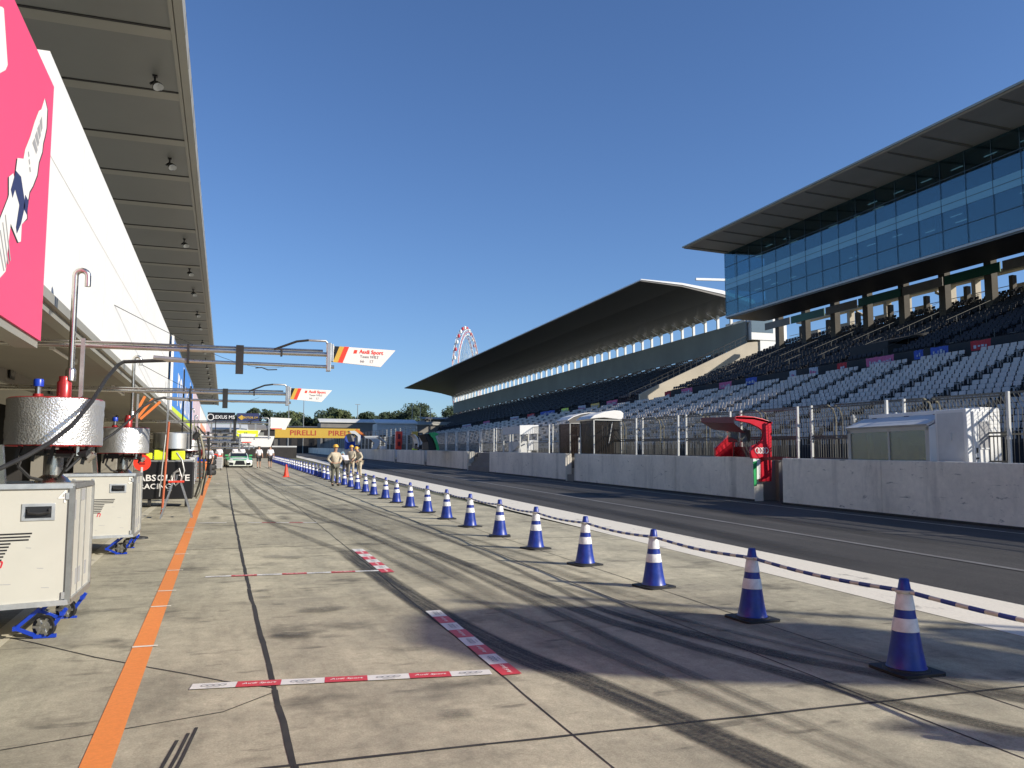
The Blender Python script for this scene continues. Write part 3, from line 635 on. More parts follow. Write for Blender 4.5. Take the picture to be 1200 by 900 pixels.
# white framed stand
YS=48.6; r=thing('timing_stand','white framed open timing stand with thick white header','timing stand',(17.1,YS,gz(YS)+1.33))
plate([(609,498.5),(631,498),(631,508),(609,509.5)],YS,.12,'white','header',r,.02)
b=MB(); a=aty(609,498.5,YS); c=aty(631,498,YS); b.box(a.x,a.x+.12,YS+.12,YS+3.4,a.z-.5,a.z-.02); b.box(a.x+.12,c.x,YS+.12,YS+3.4,a.z-.1,a.z-.02); b.build('roof','pale',r,world=Matrix())
zb=gz(YS)+1.33
p=MB()
for xx in (a.x+.05,c.x-.05):
    for yy in (YS+.06,YS+1.7,YS+3.3): p.bar((xx,yy,zb),(xx,yy,a.z-.4),.08)
p.bar((a.x+.1,YS+1.2,zb+.3),(a.x+.5,YS+.1,a.z-.6),.10); p.bar((a.x+.1,YS+2.8,zb+.05),(a.x+.4,YS+.2,zb+.6),.07); p.build('frame','postw',r,world=Matrix())
plate([(620,516),(631,516),(631,528),(618,528)],YS-.02,.1,'white','side_panel',r,.05)
b=MB(); b.box(a.x+.3,c.x-.1,YS+1,YS+3,zb,zb+.8); b.build('desk','pale',r,world=Matrix())
# farther booths: side plates facing the camera, joined by a roof and a glazed cabin
def arch(label,Y,px,m,L,cab=None,mc='black',thick=.12):
    a=aty(*px[0],Y); r=thing('team_booth',label,'booth',(a.x,Y,gz(Y)+1.33),0,'curved booths along the pit wall')
    plate(px,Y,thick,m,'side_arch',r,.01); plate(px,Y+L,thick,m,'far_arch',r,.01)
    if cab: plate(cab,Y+.25,L-.4,mc,'cabin',r,.02)
    n=len(px)//2; p=[aty(x,y,Y) for x,y in px[:n]]; b=MB(); vs=[]
    for q in p: vs+=[q+Vector((0,thick,-.02)),q+Vector((0,L,-.02))]
    b.add(vs,[(2*i,2*i+1,2*i+3,2*i+2) for i in range(n-1)]); b.build('roof_skin',m,r,world=Matrix()); return r
G=(420,490)
arch('green edged black booth with forward curved arch',66,zz(G,8.571,[(715,148),(760,140),(810,155),(800,170),(770,178),(790,220),(812,300),(812,322),(788,322),(775,260),(752,205),(722,175)]),'green',2.5,zz(G,8.571,[(655,160),(712,155),(722,178),(752,208),(775,262),(786,320),(705,320),(700,240)]))
arch('pale silver booth with thin curved arch behind the barrier',73,zz(G,8.571,[(545,160),(575,168),(600,200),(612,250),(606,290),(596,290),(598,250),(588,210),(570,182)]),'white',2.2,zz(G,8.571,[(605,270),(650,270),(650,310),(605,310)]))
arch('second pale silver booth close beside the first thin arch',71,zz(G,8.571,[(620,180),(635,185),(645,230),(640,262),(628,262),(630,230)]),'white',1.0,zz(G,8.571,[(655,190),(680,200),(690,290),(655,310)]),'greyc')
arch('grey arched booth above the workers',105,zz(G,8.571,[(60,180),(195,178),(215,210),(212,260),(185,310),(130,310),(145,285),(165,250),(120,212),(65,200)]),'pale',4,zz(G,8.571,[(170,190),(205,195),(205,230),(180,235)]))
arch('slim white strut booth between the grey booth and the red column',99,zz(G,8.571,[(200,188),(215,190),(285,240),(285,310),(272,310),(272,250)]),'pale',2,zz(G,8.571,[(235,280),(270,280),(270,312),(235,312)]),'white')
arch('tall grey trapezoid booth right of the advertising bridge',122,zz((330,480),8.571,[(680,215),(735,212),(795,260),(790,350),(765,350),(765,270),(735,245),(700,240)]),'pale',5,zz((330,480),8.571,[(690,240),(730,250),(730,320),(715,320)]),'greyc')
r=wallthing('red_banner_stand','tall bright red banner column standing on the pit wall','banner',16.4,95); b=MB(); b.box(0,.75,0,.7,.1,2.2); b.build('banner','ored',r,bevel=.05)
b=MB(); b.box(.2,.5,-.03,-.005,.5,1.0); b.box(.2,.5,-.03,-.005,1.3,1.9); b.build('panel_mark','dred',r); b=MB(); b.box(.1,.6,.1,.6,0,.1); b.build('foot','black',r)
r=wallthing('yellow_box_stand','black stand with yellow cap and small yellow foot','stand',16.4,84.5); b=MB(); b.box(0.2,1.0,.1,1.6,.0,1.9); b.build('body','blackp',r,bevel=.03)
b=MB(); b.box(-.15,.45,-.1,.4,1.5,2.0); b.build('cap','yellow',r,bevel=.05); b=MB(); b.box(-.1,.4,-.1,.3,.0,.25); b.build('foot','hivis',r,bevel=.03)
b=MB(); b.bar((.1,-.05,.2),(.1,-.05,1.5),.08); b.build('pole','postw',r)
r=wallthing('crane_rig','blue machinery with an orange boom behind the far barrier','crane',16.6,138)
b=MB(); b.box(-1,1.5,0,3,0,1.9); b.cyl((-.6,-.2,1.7),(-.6,.4,1.7),.75,n=12); b.box(.9,1.5,-.4,.6,1.0,2.3); b.build('body','bannerblue',r,bevel=.1)
b=MB(); b.bar((.4,-1,3.2),(3.6,-1,.9),.35); b.build('boom','orangep',r)
# ---------------------------------------------------------------- stands
SK=math.tan(R(1.3)); FS=Matrix.Rotation(-R(1.3),4,'Z')
def sw(a,y,z): return FS@Vector((a,y,z))
def seat_mb(mb,a,y,z,w=.47):
    mb.box(a+.22,a+.46,y-w/2,y+w/2,z+.39,z+.42); mb.prism([(a+.46,y-w/2,z+.52),(a+.50,y-w/2,z+.52),(a+.55,y-w/2,z+.77),(a+.51,y-w/2,z+.79)],(0,w,0)); mb.box(a+.45,a+.47,y-.03,y+.03,z,z+.60)
    mb.box(a+.2,a+.26,y-.04,y+.04,z,z+.36)
def seats(root,rows,ymin,ymax,mname,label_part,pitch=.58,block=7,gap=1.25,vis=None,far=False):
    """rows: list of (a,z(y) function). 100 largest as parts, rest one stuff part"""
    per=block*pitch+gap; allp=[]
    y=ymin
    while y<ymax-per*.3:
        for k in range(block):
            yy=y+gap+pitch*(k+.5)
            if yy>ymax-.3: break
            for a,zf in rows: allp.append((a,yy,zf(yy)))
        y+=per
    sco=[]
    for p in allp:
        w=sw(*p); X=proj(w); ok=0<X[0]<1200 and 0<X[1]<vis
        sco.append((0 if ok else 1,X[2],p))
    sco.sort(key=lambda t:(t[0],t[1]))
    ri=rootm(root).inverted()
    proto=MB(); seat_mb(proto,0,0,0); me=proto.mesh('seat',mname)
    for s_ in sco[:100]:
        o=bpy.data.objects.new('seat',me); COL.objects.link(o); o.parent=root; o.location=ri@sw(*s_[2])
        o.rotation_euler=(0,0,-R(1.3)-root.rotation_euler[2])
    mb=MB(); fr=[]
    V0=[(v[0],v[1],v[2]) for v in proto.v]
    vs=[];fs=[];n=0
    for s_ in sco[100:]:
        a,y,z=s_[2]
        vs+=[(x+a,yy+y,zz+z) for x,yy,zz in V0]; fs+=[tuple(i+n for i in f) for f in proto.f]; n+=len(V0)
    mb.v=[Vector(v) for v in vs]; mb.f=fs; mb.mi=[0]*len(fs)
    o=mb.build('seat_rows',mname,root,world=FS); setp(o,kind='stuff')
def terrace(root,a0,a1,n,z0,z1,y0,y1,m,aisles=None,name='terrace',zg=None):
    mb=MB(); da=(a1-a0)/n; dz=(z1-z0)/n
    for k in range(n):
        mb.box(a0+k*da,a0+(k+1)*da,y0,y1,z0+k*dz-1.0,z0+k*dz)
    mb.build(name,m,root,world=FS); return da,dz
PER=7*.58+1.25
def aisles(root,a0,a1,n,z0,z1,y0,y1,m,rail=None):
    mb=MB(); rm=MB(); da=(a1-a0)/n; dz=(z1-z0)/n; y=y0
    while y<y1-1:
        for k in range(n):
            mb.box(a0+(k+.45)*da,a0+(k+1)*da,y+.1,y+1.15,z0+k*dz,z0+(k+.5)*dz)
            mb.box(a0+(k)*da+.02,a0+(k)*da+.06,y+.05,y+.9,z0+k*dz+.001,z0+(k)*dz+.03,1)
            if rail and k%3==0: rm.box(a0+(k+.1)*da,a0+(k+.13)*da,y+.60,y+.63,z0+k*dz,z0+k*dz+.85)
        if rail: rm.bar((a0,y+.615,z0+.87),(a1,y+.615,z1+.87),.028)
        y+=PER
    mb.build('aisle_steps',[m,'greyc'],root,world=FS)
    if rail: rm.each('handrail',rail,root,world=FS,per=len([k for k in range(n) if k%3==0])+1)
# lower terrace
LT=thing('lower_terrace','long lower terrace of pale grey seats below both grandstands','seating',sw(33.2,28,gz(28)),-R(1.3))
n=18; a0,a1,z0,z1=33.2,48,2.35,9.0
da,dz=terrace(LT,a0,a1,n,z0,z1,22,265,'terr')
seats(LT,[(a0+k*da,(lambda y,k=k:z0+k*dz)) for k in range(1,n)],22.5,264,'seatl','',vis=470)
aisles(LT,a0,a1,n,z0,z1,22.5,264,'terrd')
b=MB(); b.box(32.8,33.2,22,265,.0,2.5); b.build('front_wall','terrd',LT,world=FS)
b=MB(); b.box(48.0,49.6,22,265,8,9.3); b.build('walkway','terr',LT,world=FS)
# near grandstand
NG=thing('grandstand','near grandstand with glazed box floor hanging above dark navy seats','grandstand',sw(49.6,30,gz(30)),-R(1.3))
YN0,YN1=38,80.2; n=20; a0,a1,z0,z1=49.6,67,10.0,17.0
da,dz=terrace(NG,a0,a1,n,z0,z1,27,91.5,'terrd')
seats(NG,[(a0+k*da,(lambda y,k=k:z0+k*dz)) for k in range(n)],22.5+PER,91,'seatd','',vis=440)
aisles(NG,a0,a1,n,z0,z1,22.5+PER,88,'terrd','fencebar')
b=MB(); b.box(49.55,49.75,27,91.5,9.2,10.3); b.build('parapet','terr',NG,world=FS)
b=MB(); b.box(50.2,54.5,55,59.5,10.2,11.35); b.prism([(50.2,55,11.35),(54.5,55,12.3),(54.5,59.5,12.3),(50.2,59.5,11.35)],(0,0,.2)); b.build('vomitory','terr',NG,world=FS)
# glass box
G0,G1,GB,GT=51.0,57.0,17.9,25.0
b=MB(); b.box(G0+.05,56.0,YN0,YN1,GB-.35,GB-.02); b.build('floor_slab','roofd',NG,world=FS)
b=MB(); b.box(G0-.06,G0+.12,YN0,YN1+.06,GB-.22,GB-.05); b.build('floor_edge','pale',NG,world=FS)
b=MB(); b.box(56.0,56.3,YN0,YN1-.3,GB-.3,GT); b.build('back_wall','inside',NG,world=FS)
b=MB(); b.box(G0+.2,56,YN0,YN1-.1,21.0,21.7); b.box(G0+.2,56,YN0,YN1-.1,GT-.12,GT+.05); b.build('mid_floor','inside',NG,world=FS)
for z0_,z1_,nm in ((GB,20.85,'glazing'),(21.9,GT,'glazing')):
    b=MB(); b.box(G0,G0+.03,YN0,YN1,z0_,z1_); b.build(nm,'glassb',NG,world=FS)
b=MB(); b.box(G0-.02,G0+.04,YN0,YN1,20.85,21.9); b.build('spandrel','band',NG,world=FS)
b=MB(); b.box(G0+.05,56,YN1,YN1+.03,GB,GT); b.build('end_glazing','glassb',NG,world=FS)
b=MB(); y=YN1
k=0
while y>YN0:
    b.box(G0-.04,G0-.021,y-.02,y+.02,GB-.05,GT); 
    if k%4==0: b.cyl((G0+.6,y-1.2,GB),(G0+.6,y-1.2,GT),.13,n=8)
    y-=2.35; k+=1
for z in (19.4,21.37,23.4): b.box(G0-.045,G0-.022,YN0,YN1,z-.02,z+.02)
for a in (52.6,54.3,56): b.box(a-.05,a+.05,YN1+.03,YN1+.08,GB,GT)
b.box(G0,56,YN1+.03,YN1+.08,20.9,21.8); b.build('mullion','mull',NG,world=FS)
# interior tiers of chairs and strip lights
b=MB()
for base in (GB,21.7):
    for rr in range(5):
        b.box(52.4+rr*.7,53.1+rr*.7,YN0,YN1-1.0,base+.01,base+.25+.25*rr)
        y=YN0+.5
        while y<YN1-2:
            b.box(52.7+rr*.7,52.78+rr*.7,y,y+.45,base+.25+.25*rr,base+.95+.25*rr); y+=.62
b.build('interior_tier','inside2',NG,world=FS)
b=MB(); y=YN0+2
while y<YN1-2:
    for z,a in ((20.95,52.6),(24.8,52.9)):
        if random.random()<.5: b.box(a,a+.08,y,y+1.1,z-.1,z-.04)
        if random.random()<.4: b.box(a+1.6,a+1.7,y+1,y+2.2,z-.1,z-.04)
    y+=3.1
b.build('strip_light','lampst',NG,world=FS)
# near roof: wedge
b=MB(); b.prism([(45.9,YN0-3,25.46),(46.1,YN0-3,25.30),(51.0,YN0-3,25.12),(69,YN0-3,24.6),(69,YN0-3,25.4),(58,YN0-3,26.1)],(0,YN1+.4-(YN0-3),0)); b.build('roof','roofm',NG,world=FS)
b=MB(); y=YN1-.6
while y>YN0-3: b.prism([(46.3,y-.10,25.29),(51.0,y-.10,25.12),(51.0,y-.10,25.00),(46.6,y-.10,25.22)],(0,.20,0)); y-=3.3
b.each('roof_rib','soffit',NG,world=FS)
b=MB(); b.box(45.84,45.92,YN0-3,YN1+.42,25.36,25.52); b.build('roof_edge','fascia',NG,world=FS)
# pillars, beams, banners below the box
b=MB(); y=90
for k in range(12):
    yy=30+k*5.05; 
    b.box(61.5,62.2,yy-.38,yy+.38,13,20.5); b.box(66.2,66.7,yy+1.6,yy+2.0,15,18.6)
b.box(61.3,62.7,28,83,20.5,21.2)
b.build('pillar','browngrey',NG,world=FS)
b=MB()
for k in range(20):
    yy=30+k*3.0; 
    if k%3!=1: b.box(68.5,69.2,yy,yy+.5,14,19.8)
    if k%2: b.box(68.6,69.0,yy,yy+2.0,17.4,18.2)
    if k%4==0: b.prism([(69.0,yy,17.9),(69.0,yy+2.6,19.3),(69.0,yy+2.6,19.6),(69.0,yy,18.2)],(.3,0,0))
b.box(68.4,69.3,28,91,19.6,20.0)
b.build('rear_frame','beige',NG,world=FS)
k=0; y=31
while y<84:
    w=5.2 if k%2 else 6.2
    b=MB(); b.box(61.30,61.40,y,y+w-.25,17.9,18.75); o=b.build('fascia_banner',['dgreen','greyc'][k%2],NG,world=FS); k+=1; y+=w
b=MB(); y=27
b.box(67.3,67.36,28,91,17.9,17.96); b.build('back_rail','galv',NG,world=FS)
# far grandstand
FG=thing('far_grandstand','far grandstand with one long tilted roof over dark seats','grandstand',sw(49.6,96,gz(96)),-R(1.3))
Y0,Y1=95.8,262; n=20; a0,a1,z0,z1=49.6,65.5,10.0,16.8
da,dz=terrace(FG,a0,a1,n,z0,z1,Y0+.3,Y1,'terrd')
seats(FG,[(a0+k*da,(lambda y,k=k:z0+k*dz)) for k in range(n)],Y0+.5,Y1,'seatd','',vis=440)
aisles(FG,a0,a1,n,z0,z1,Y0+.5,Y1-3,'terrd','fencebar')
# side wall facing the near stand (sloping)
b=MB(); b.prism([(48.0,Y0,8.0),(66.5,Y0,14.0),(66.5,Y0,17.9),(64.2,Y0,17.6),(49.6,Y0,11.0),(48,Y0,10.2)],(0,.4,0)); b.build('end_wall','beige',FG,world=FS)
b=MB()
for k in range(18): a=49.6+k*.85; z=11.0+(a-49.6)*.452; b.bar((a,Y0+.2,z),(a,Y0+.2,z+1.0),.06)
b.bar((49.6,Y0+.2,12.0),(64.2,Y0+.2,18.6),.08); b.bar((49.6,Y0+.2,11.5),(64.2,Y0+.2,18.1),.05); b.build('railing','blackp',FG,world=FS)
b=MB(); b.box(64.6,70.2,Y0-.3,Y0+6,18.0,21.0); b.box(66,69,Y0-.2,Y0+4,14,18); b.build('stair_tower','white',FG,world=FS)
b=MB(); b.box(64.6,68.0,Y0-.33,Y0-.3,19.0,20.9); b.build('stair_window','mull',FG,world=FS)
b=MB(); b.box(64.1,64.3,Y0+.3,Y1,17.0,20.5); b.build('screen_wall','screen',FG,world=FS)
b=MB(); y=Y0+.5
while y<Y1: b.box(64.0,64.35,y-.14,y+.14,20.5,22.5); b.prism([(62.3,y-.06,22.7),(64.1,y-.06,21.9),(64.1,y-.06,21.6)],(0,.12,0)); y+=3.4
b.box(64.3,64.6,Y0,Y1,20.4,20.6); b.build('roof_post','white',FG,world=FS)
b=MB(); ys_=[Y0,Y1+1]
sec=[(48.0,24.95),(48.05,24.80),(54,24.45),(60,23.5),(64.8,22.35),(64.8,23.3),(60,24.3),(54,24.9)]
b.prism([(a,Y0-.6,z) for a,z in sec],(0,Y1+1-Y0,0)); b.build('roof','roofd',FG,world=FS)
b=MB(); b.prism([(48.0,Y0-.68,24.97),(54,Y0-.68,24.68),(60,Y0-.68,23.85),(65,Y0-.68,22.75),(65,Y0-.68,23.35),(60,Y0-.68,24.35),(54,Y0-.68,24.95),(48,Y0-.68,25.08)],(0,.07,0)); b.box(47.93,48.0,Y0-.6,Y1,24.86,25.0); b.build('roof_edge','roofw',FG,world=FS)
b=MB(); b.bar((57,Y0+1,26.0),(66,Y0+1,26.4),.3); b.bar((62,Y0+1,24),(62,Y0+1,26.2),.2); b.build('roof_mast','white',FG,world=FS)
r=thing('shade_block','unseen tall block added outside the frame to the right to shade the seats','building',sw(60,20,gz(20)),-R(1.3))  # unseen block added to keep the sun off the lower seats
b=MB(); b.box(60,76,-40,37,0,26.5); b.build('wall','greyc',r,world=FS); b=MB(); b.box(57,77,-42,37.5,26.5,27.1); b.build('roof','roofm',r,world=FS)
b=MB()
for k in range(12): b.box(59.96,59.99,-36+6*k,-32+6*k,17,20)
b.build('window','mull',r,world=FS)
# cloth banners hung on the walkway rail
BN=[(52.2,3.0,'bannerpink','faded pink cloth banner on the rail, longest one in the near stand'),(49.2,.9,'bannerblue','small dark blue cloth between two banners on the rail'),(46.9,1.6,'bannerblue','bright blue and white cloth banner on the rail under the navy seats'),(43.3,1.6,'bannerred','dull red cloth banner at the right end of the rail'),
 (57.5,1.2,'bannerred','small red cloth banner left of the long pink one'),(61.2,1.2,'bannerw','pale cloth sheet on the rail right of the beige end wall'),(64.3,1.0,'bannerw','second pale cloth sheet on the rail, slightly smaller'),(70.5,1.9,'bannerblue','blue and white lettered cloth on the rail above the red booth'),(75,2.4,'bannerpink','wide pink cloth banner right of the beige end wall'),(83,2.4,'bannerpink','pink and white cloth pair nearest the beige end wall'),(88,1.5,'bannerred','small dark red cloth at the foot of the beige wall'),
 (103,3.5,'bannerpink','pink checked cloth under the far stand'),(109,3,'yellow','yellow and dark cloth under the far stand'),(114,3,'bannerw','lilac cloth under the far stand'),(121,3,'lime','yellow green cloth under the far stand'),(127,7,'bannerblue','long blue cloth banner under the far stand'),(137,4,'bannerred','red and blue cloth above the curtained kiosks'),(146,5,'bannerw','pale blue cloth left of the red one under the far stand'),(165,5,'bannerpink','faint pink cloth far along the rail'),(180,8,'bannerw','faint pale cloth far along the rail')]
for y,w,m,lab in BN:
    p=sw(48.15,y,9.15); b=MB(); nn=8; vs=[]
    for k in range(nn+1):
        for z in (.02,.85): vs.append((random.uniform(-.05,.02)+.02*math.sin(k*2),w*k/nn,z+random.uniform(-.04,.04)))
    b.add(vs,[(2*k,2*k+1,2*k+3,2*k+2) for k in range(nn)]); b.prism([(.03,0,.82),(.03,w,.82),(.06,w,.82),(.06,0,.82)],(0,0,.03))
    sub=MB(); 
    yy=.25
    while yy<w-.35: l_=random.uniform(.08,.28); zz_=random.uniform(.25,.4); sub.box(-.075,-.07,yy,yy+l_,zz_,zz_+random.uniform(.08,.3)); yy+=l_+random.uniform(.05,.14)
    o=b.build('cloth_banner',m); o.location=p; o.rotation_euler=(0,0,-R(1.3)); setp(o,lab,'banner',group='banners hung on the rail')
    if sub.v: sub.each('print_mark','bannerw' if m!='bannerw' else 'bannerpink',o)
# ---------------------------------------------------------------- pit building
PB=thing('pit_building','long pit building with white upper wall and deep grey canopy','building',(-1.65,-10,0))
W0=Matrix()
b=MB(); b.box(-2.3,-1.65,8.42,26.6,3.3,5.5); b.box(-2.3,-1.68,-12,8.42,3.3,5.3); b.build('upper_wall','white',PB,world=W0)
b=MB(); 
for y in [10.5,12.6,14.7,16.8,18.9,21,23.1,25.2]: b.box(-1.652,-1.647,y-.006,y+.006,3.32,5.48)
b.box(-1.652,-1.647,8.5,26.5,4.58,4.59); b.build('panel_seam','seamg',PB,world=W0)
b=MB(); b.box(-2.3,-1.72,26.6,123,3.35,5.45); b.build('upper_wall','white',PB,world=W0)
b=MB(); b.box(-1.72,-1.61,8.44,123,3.20,3.30); b.box(-1.80,-1.66,8.44,123,3.12,3.20); b.build('lower_trim','fascia',PB,world=W0)
b=MB(); b.box(-3.30,-1.801,-12,123,3.14,3.22); b.build('soffit','soffit',PB,world=W0)
b=MB(); b.box(-3.7,-3.302,-12,123,2.92,3.42); b.build('door_beam','soffit',PB,world=W0)
b=MB(); b.prism([(-3.30,-12,2.93),(-3.85,-12,2.72),(-3.95,-12,2.78),(-3.5,-12,2.99)],(0,135,0)); b.build('door_header','cream',PB,world=W0)
for k,y in enumerate([4.2,9.6,15.0,20.4,25.8,31.2,36.6,42,47.4,52.8,58.2,63.6,69,74.4,79.8,85.2,90.6,96,101.4,106.8,112.2]):
    b=MB(); b.box(-3.9,-3.45,y-.22,y+.22,gz(y)-.1,2.95); b.build('pier','soffit',PB,world=W0)
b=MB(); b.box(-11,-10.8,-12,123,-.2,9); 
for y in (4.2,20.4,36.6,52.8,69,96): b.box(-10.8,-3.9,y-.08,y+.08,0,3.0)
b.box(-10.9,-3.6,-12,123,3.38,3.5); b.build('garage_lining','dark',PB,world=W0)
b=MB(); b.box(-6.6,-6.4,-12,123,3.5,9.4); b.build('terrace_wall','pale',PB,world=W0)
b=MB(); b.box(-11,-2.3,-12,123,3.9,4.1); b.build('terrace_floor','greyc',PB,world=W0)
# canopy
b=MB(); b.box(-9,-1.05,-12,123,9.50,9.75); b.build('canopy','canopy',PB,world=W0)
b=MB(); b.box(-1.05,-.90,-12,123,9.42,9.85); b.box(-1.14,-1.07,-12,123,9.44,9.5); b.build('canopy_fascia','fascia',PB,world=W0)
b=MB(); y=4.5
while y<122: b.box(-9,-1.15,y-.03,y+.03,9.485,9.499); b.box(-9,-1.15,y+.05,y+.42,9.490,9.4985,1); y+=2.78
b.each('canopy_seam',['seam','fascia'],PB,world=W0,per=2)
b=MB(); y=3.1
while y<122: b.box(-.9,-.895,y-.01,y+.01,9.42,9.85); y+=1.39
b.build('fascia_joint','seam',PB,world=W0)
# spots
sy=[17.7,22.6,30.9,35.7,40.1,46,50.5,57,62,67,72,77,82,88,94,100,106,112,118]
def make_spot():
    r=thing('floodlight','x','floodlight',group='floodlights under the pit canopy')
    b=MB(); b.box(-.06,.06,-.06,.06,-.04,0); b.bar((0,0,-.04),(0,0,-.16),.05); b.bar((0,0,-.16),(-.10,-.06,-.26),.06); b.build('bracket','blackp',r)
    b=MB(); b.lathe([(.05,0),(.09,.05),(.13,.16),(.135,.18)],14); o=b.build('housing','blackp',r,smooth=True); o.location=(.02,-.02,-.20); o.rotation_euler=(R(150),R(-25),0)
    b=MB(); b.cyl((0,0,.181),(0,0,.186),.12,n=14); o2=b.build('lens','lamp',o); 
    b=MB(); b.lathe([(.03,0),(.07,.05),(.08,.12)],12); o=b.build('ballast','postw',r); o.location=(.12,-.05,-.30); o.rotation_euler=(R(120),0,R(20))
    return r
s0=make_spot()
for i,y in enumerate(sy):
    c=s0 if i==0 else copy_tree(s0)
    c.location=(-1.56,y,9.5); c.scale=(.78,)*3; c['label']=(f'{ORD[i]} floodlight under the grey canopy, counted from the top of the photo' if i else 'nearest floodlight under the grey canopy, the largest one') if i<12 else 'tiny distant floodlight near the far end of the canopy'
# pink banner
r=thing('pink_banner','large pink banner with a white spark plug drawing on the pit wall','banner',(-1.60,8.42,2.77))
b=MB(); b.box(-1.70,-1.60,1.5,8.42,2.77,5.16); b.build('sheet','pink',r,world=W0)
b=MB(); b.box(-1.80,-1.62,1.5,8.40,2.70,2.768); b.box(-2.1,-1.8,1.5,8.3,2.74,2.80); b.build('bottom_frame','fascia',r,world=W0)
def at(x,y,a):
    fw=Vector((fh[0]*math.cos(PITCH),fh[1]*math.cos(PITCH),math.sin(PITCH))); rt=Vector((math.cos(YAW),-math.sin(YAW),0)); up=rt.cross(fw)
    d=fw+rt*((x-600)/F)-up*((y-450)/F); t=a/d.x; return Vector((0,0,CAMZ))+d*t
def art(polys,m,name,off):
    b=MB()
    for pl in polys: b.poly([at(x,y,-1.60)+Vector((off,0,0)) for x,y in pl])
    b.each(name,m,r,world=W0)
sp=[(52,115),(55,128),(54,150),(52,160),(50,168),(49,178),(45,190),(43,205),(38,218),(34,225),(33,232),(31,238),(31,256),(25,263),(24,283),(21,284),(12,262),(6,318),(0,325),(-8,330),(-12,300),(0,255),(9,232),(10,228),(10,207),(15,203),(17,210),(20,185),(27,186),(29,175),(35,160),(40,143),(45,130),(48,128)]
art([[(x+(1.2 if x>25 else -1.2),y+1.0) for x,y in sp]],'kink','drawing_outline',.0015)
art([sp],'wink','drawing',.003)
art([[(18,200),(24,207),(29,240),(24,262),(19,274),(18,266),(22,240),(17,222),(14,232),(12,222)],[(29,228),(33,236),(31,252),(27,244)]],'navy_ink','drawing_detail',.0045)
art([[(46-i*2.9,142+i*8.5),(48.6-i*2.9,136+i*8.5),(49.2-i*1.9,150+i*8.5),(47.6-i*1.9,155+i*8.5)] for i in range(4)]+[[(4-i*3.0+1,252+i*9),(5-i*3+1,251+i*9),(12-i*2.5,305+i*4),(10.8-i*2.5,306+i*4)] for i in range(4)]+[[(32+i*.8,178+i*9),(33.2+i*.8,177+i*9),(34+i*.8,183+i*9),(32.8+i*.8,184+i*9)] for i in range(3)],'gink','drawing_hatch',.0045)
art([[(-12,5),(2,8),(4,10),(8.5,76),(6,82),(-12,92)]],'wink','letter_piece',.003)
# distant banners on the facade
def facade_banner(y0,y1,z0,z1,m,label,lines=None):
    r=thing('facade_banner',label,'banner',(-1.62,y0,z0),group='banners along the pit building')
    b=MB(); b.box(-.06,0,0,y1-y0,0,z1-z0); b.build('sheet',m,r)
    b=MB(); b.box(-.05,.012,-.03,y1-y0+.03,z1-z0,z1-z0+.04); b.build('top_rail','alu',r); return r
q=facade_banner(27.6,46,3.25,5.55,'blue','blue banner with white lettering on the pit building')
text('lettering','rolland',2.6,'wink',q,basis((.004,9.2,1.15),(0,1,0),(0,0,1)),xs=1.55)
b=MB(); b.prism([(.003,0,0),(.003,18.4,0),(.003,18.4,.35),(.003,0,.18)],(.003,0,0)); b.build('yellow_stripe','lime',q)
b=MB(); b.box(0,.05,-.35,-.02,0,2.3); b.build('white_edge','wink',q)
q=facade_banner(47,60,3.25,5.5,'palep','pale lilac banner beyond the blue one'); 
q=facade_banner(61,80,3.3,5.45,'white','white banner with a row of orange squares'); b=MB()
for k in range(6): b.box(.002,.01,1+k*3,3+k*3,.5,1.1)
b.build('orange_square','orangep',q)
q=facade_banner(82,104,3.3,5.4,'palep','farthest pale pink banner on the pit building')
# number plates on the door beam
for i,(y,n_) in enumerate([(15.2,'7'),(18.4,'8'),(23.8,'9'),(29.2,'10')]):
    r=thing('number_plate',f'{ORD[i]} small framed number plate on the beam above the garage doors','sign',(-3.28,y,3.0),group='garage number plates')
    b=MB(); b.box(-.0,.02,-.16,.16,0,.34); b.build('frame','blackp',r); b=MB(); b.box(.021,.024,-.11,.11,.05,.29); b.build('face','soffit',r)
    text('digit',n_,.24,'kink',r,basis((.026,0,.17),(0,1,0),(0,0,1)))
for y,lab in ((11.5,'thin fluorescent tube under the soffit above the nearest tank'),(17.5,'second fluorescent tube under the soffit')):
    b=MB(); b.cyl((0,0,0),(0,1.6,0),.02,n=8); b.box(-.03,.03,-.05,0,-.02,.1); b.box(-.03,.03,1.6,1.65,-.02,.1); o=b.build('tube_lamp','wink'); o.location=(-2.05,y,3.08); setp(o,lab,'lamp')
# ---------------------------------------------------------------- tank rigs
def jackwheel(r,x,y):
    w=MB(); w.cyl((-.025,0,.10),(.025,0,.10),.095,n=20); o=w.build('caster','black',r,smooth=True); o.location=(x,y,0); o.rotation_euler=(0,0,R(70))
    h=MB(); h.cyl((-.034,0,.10),(.034,0,.10),.062,n=16); 
    for k in range(6): t=k*PI/3; h.bar((-.036,math.cos(t)*.02,.1+math.sin(t)*.02),(-.036,math.cos(t)*.08,.1+math.sin(t)*.08),.02)
    h.build('rim','alu',o)
    a=MB(); a.bar((x-.22,y-.02,.10),(x-.04,y-.02,.26),.03); a.bar((x-.22,y-.02,.10),(x-.05,y-.02,.02),.028); a.bar((x+.17,y-.02,.25),(x+.03,y-.02,.04),.03); a.bar((x-.08,y-.02,.02),(x+.10,y-.02,.02),.03); a.bar((x-.22,y-.06,.10),(x-.22,y+.05,.10),.035); a.bar((x+.14,y-.06,.21),(x+.14,y+.05,.21),.035)
    a.build('jack','jackblue',r)
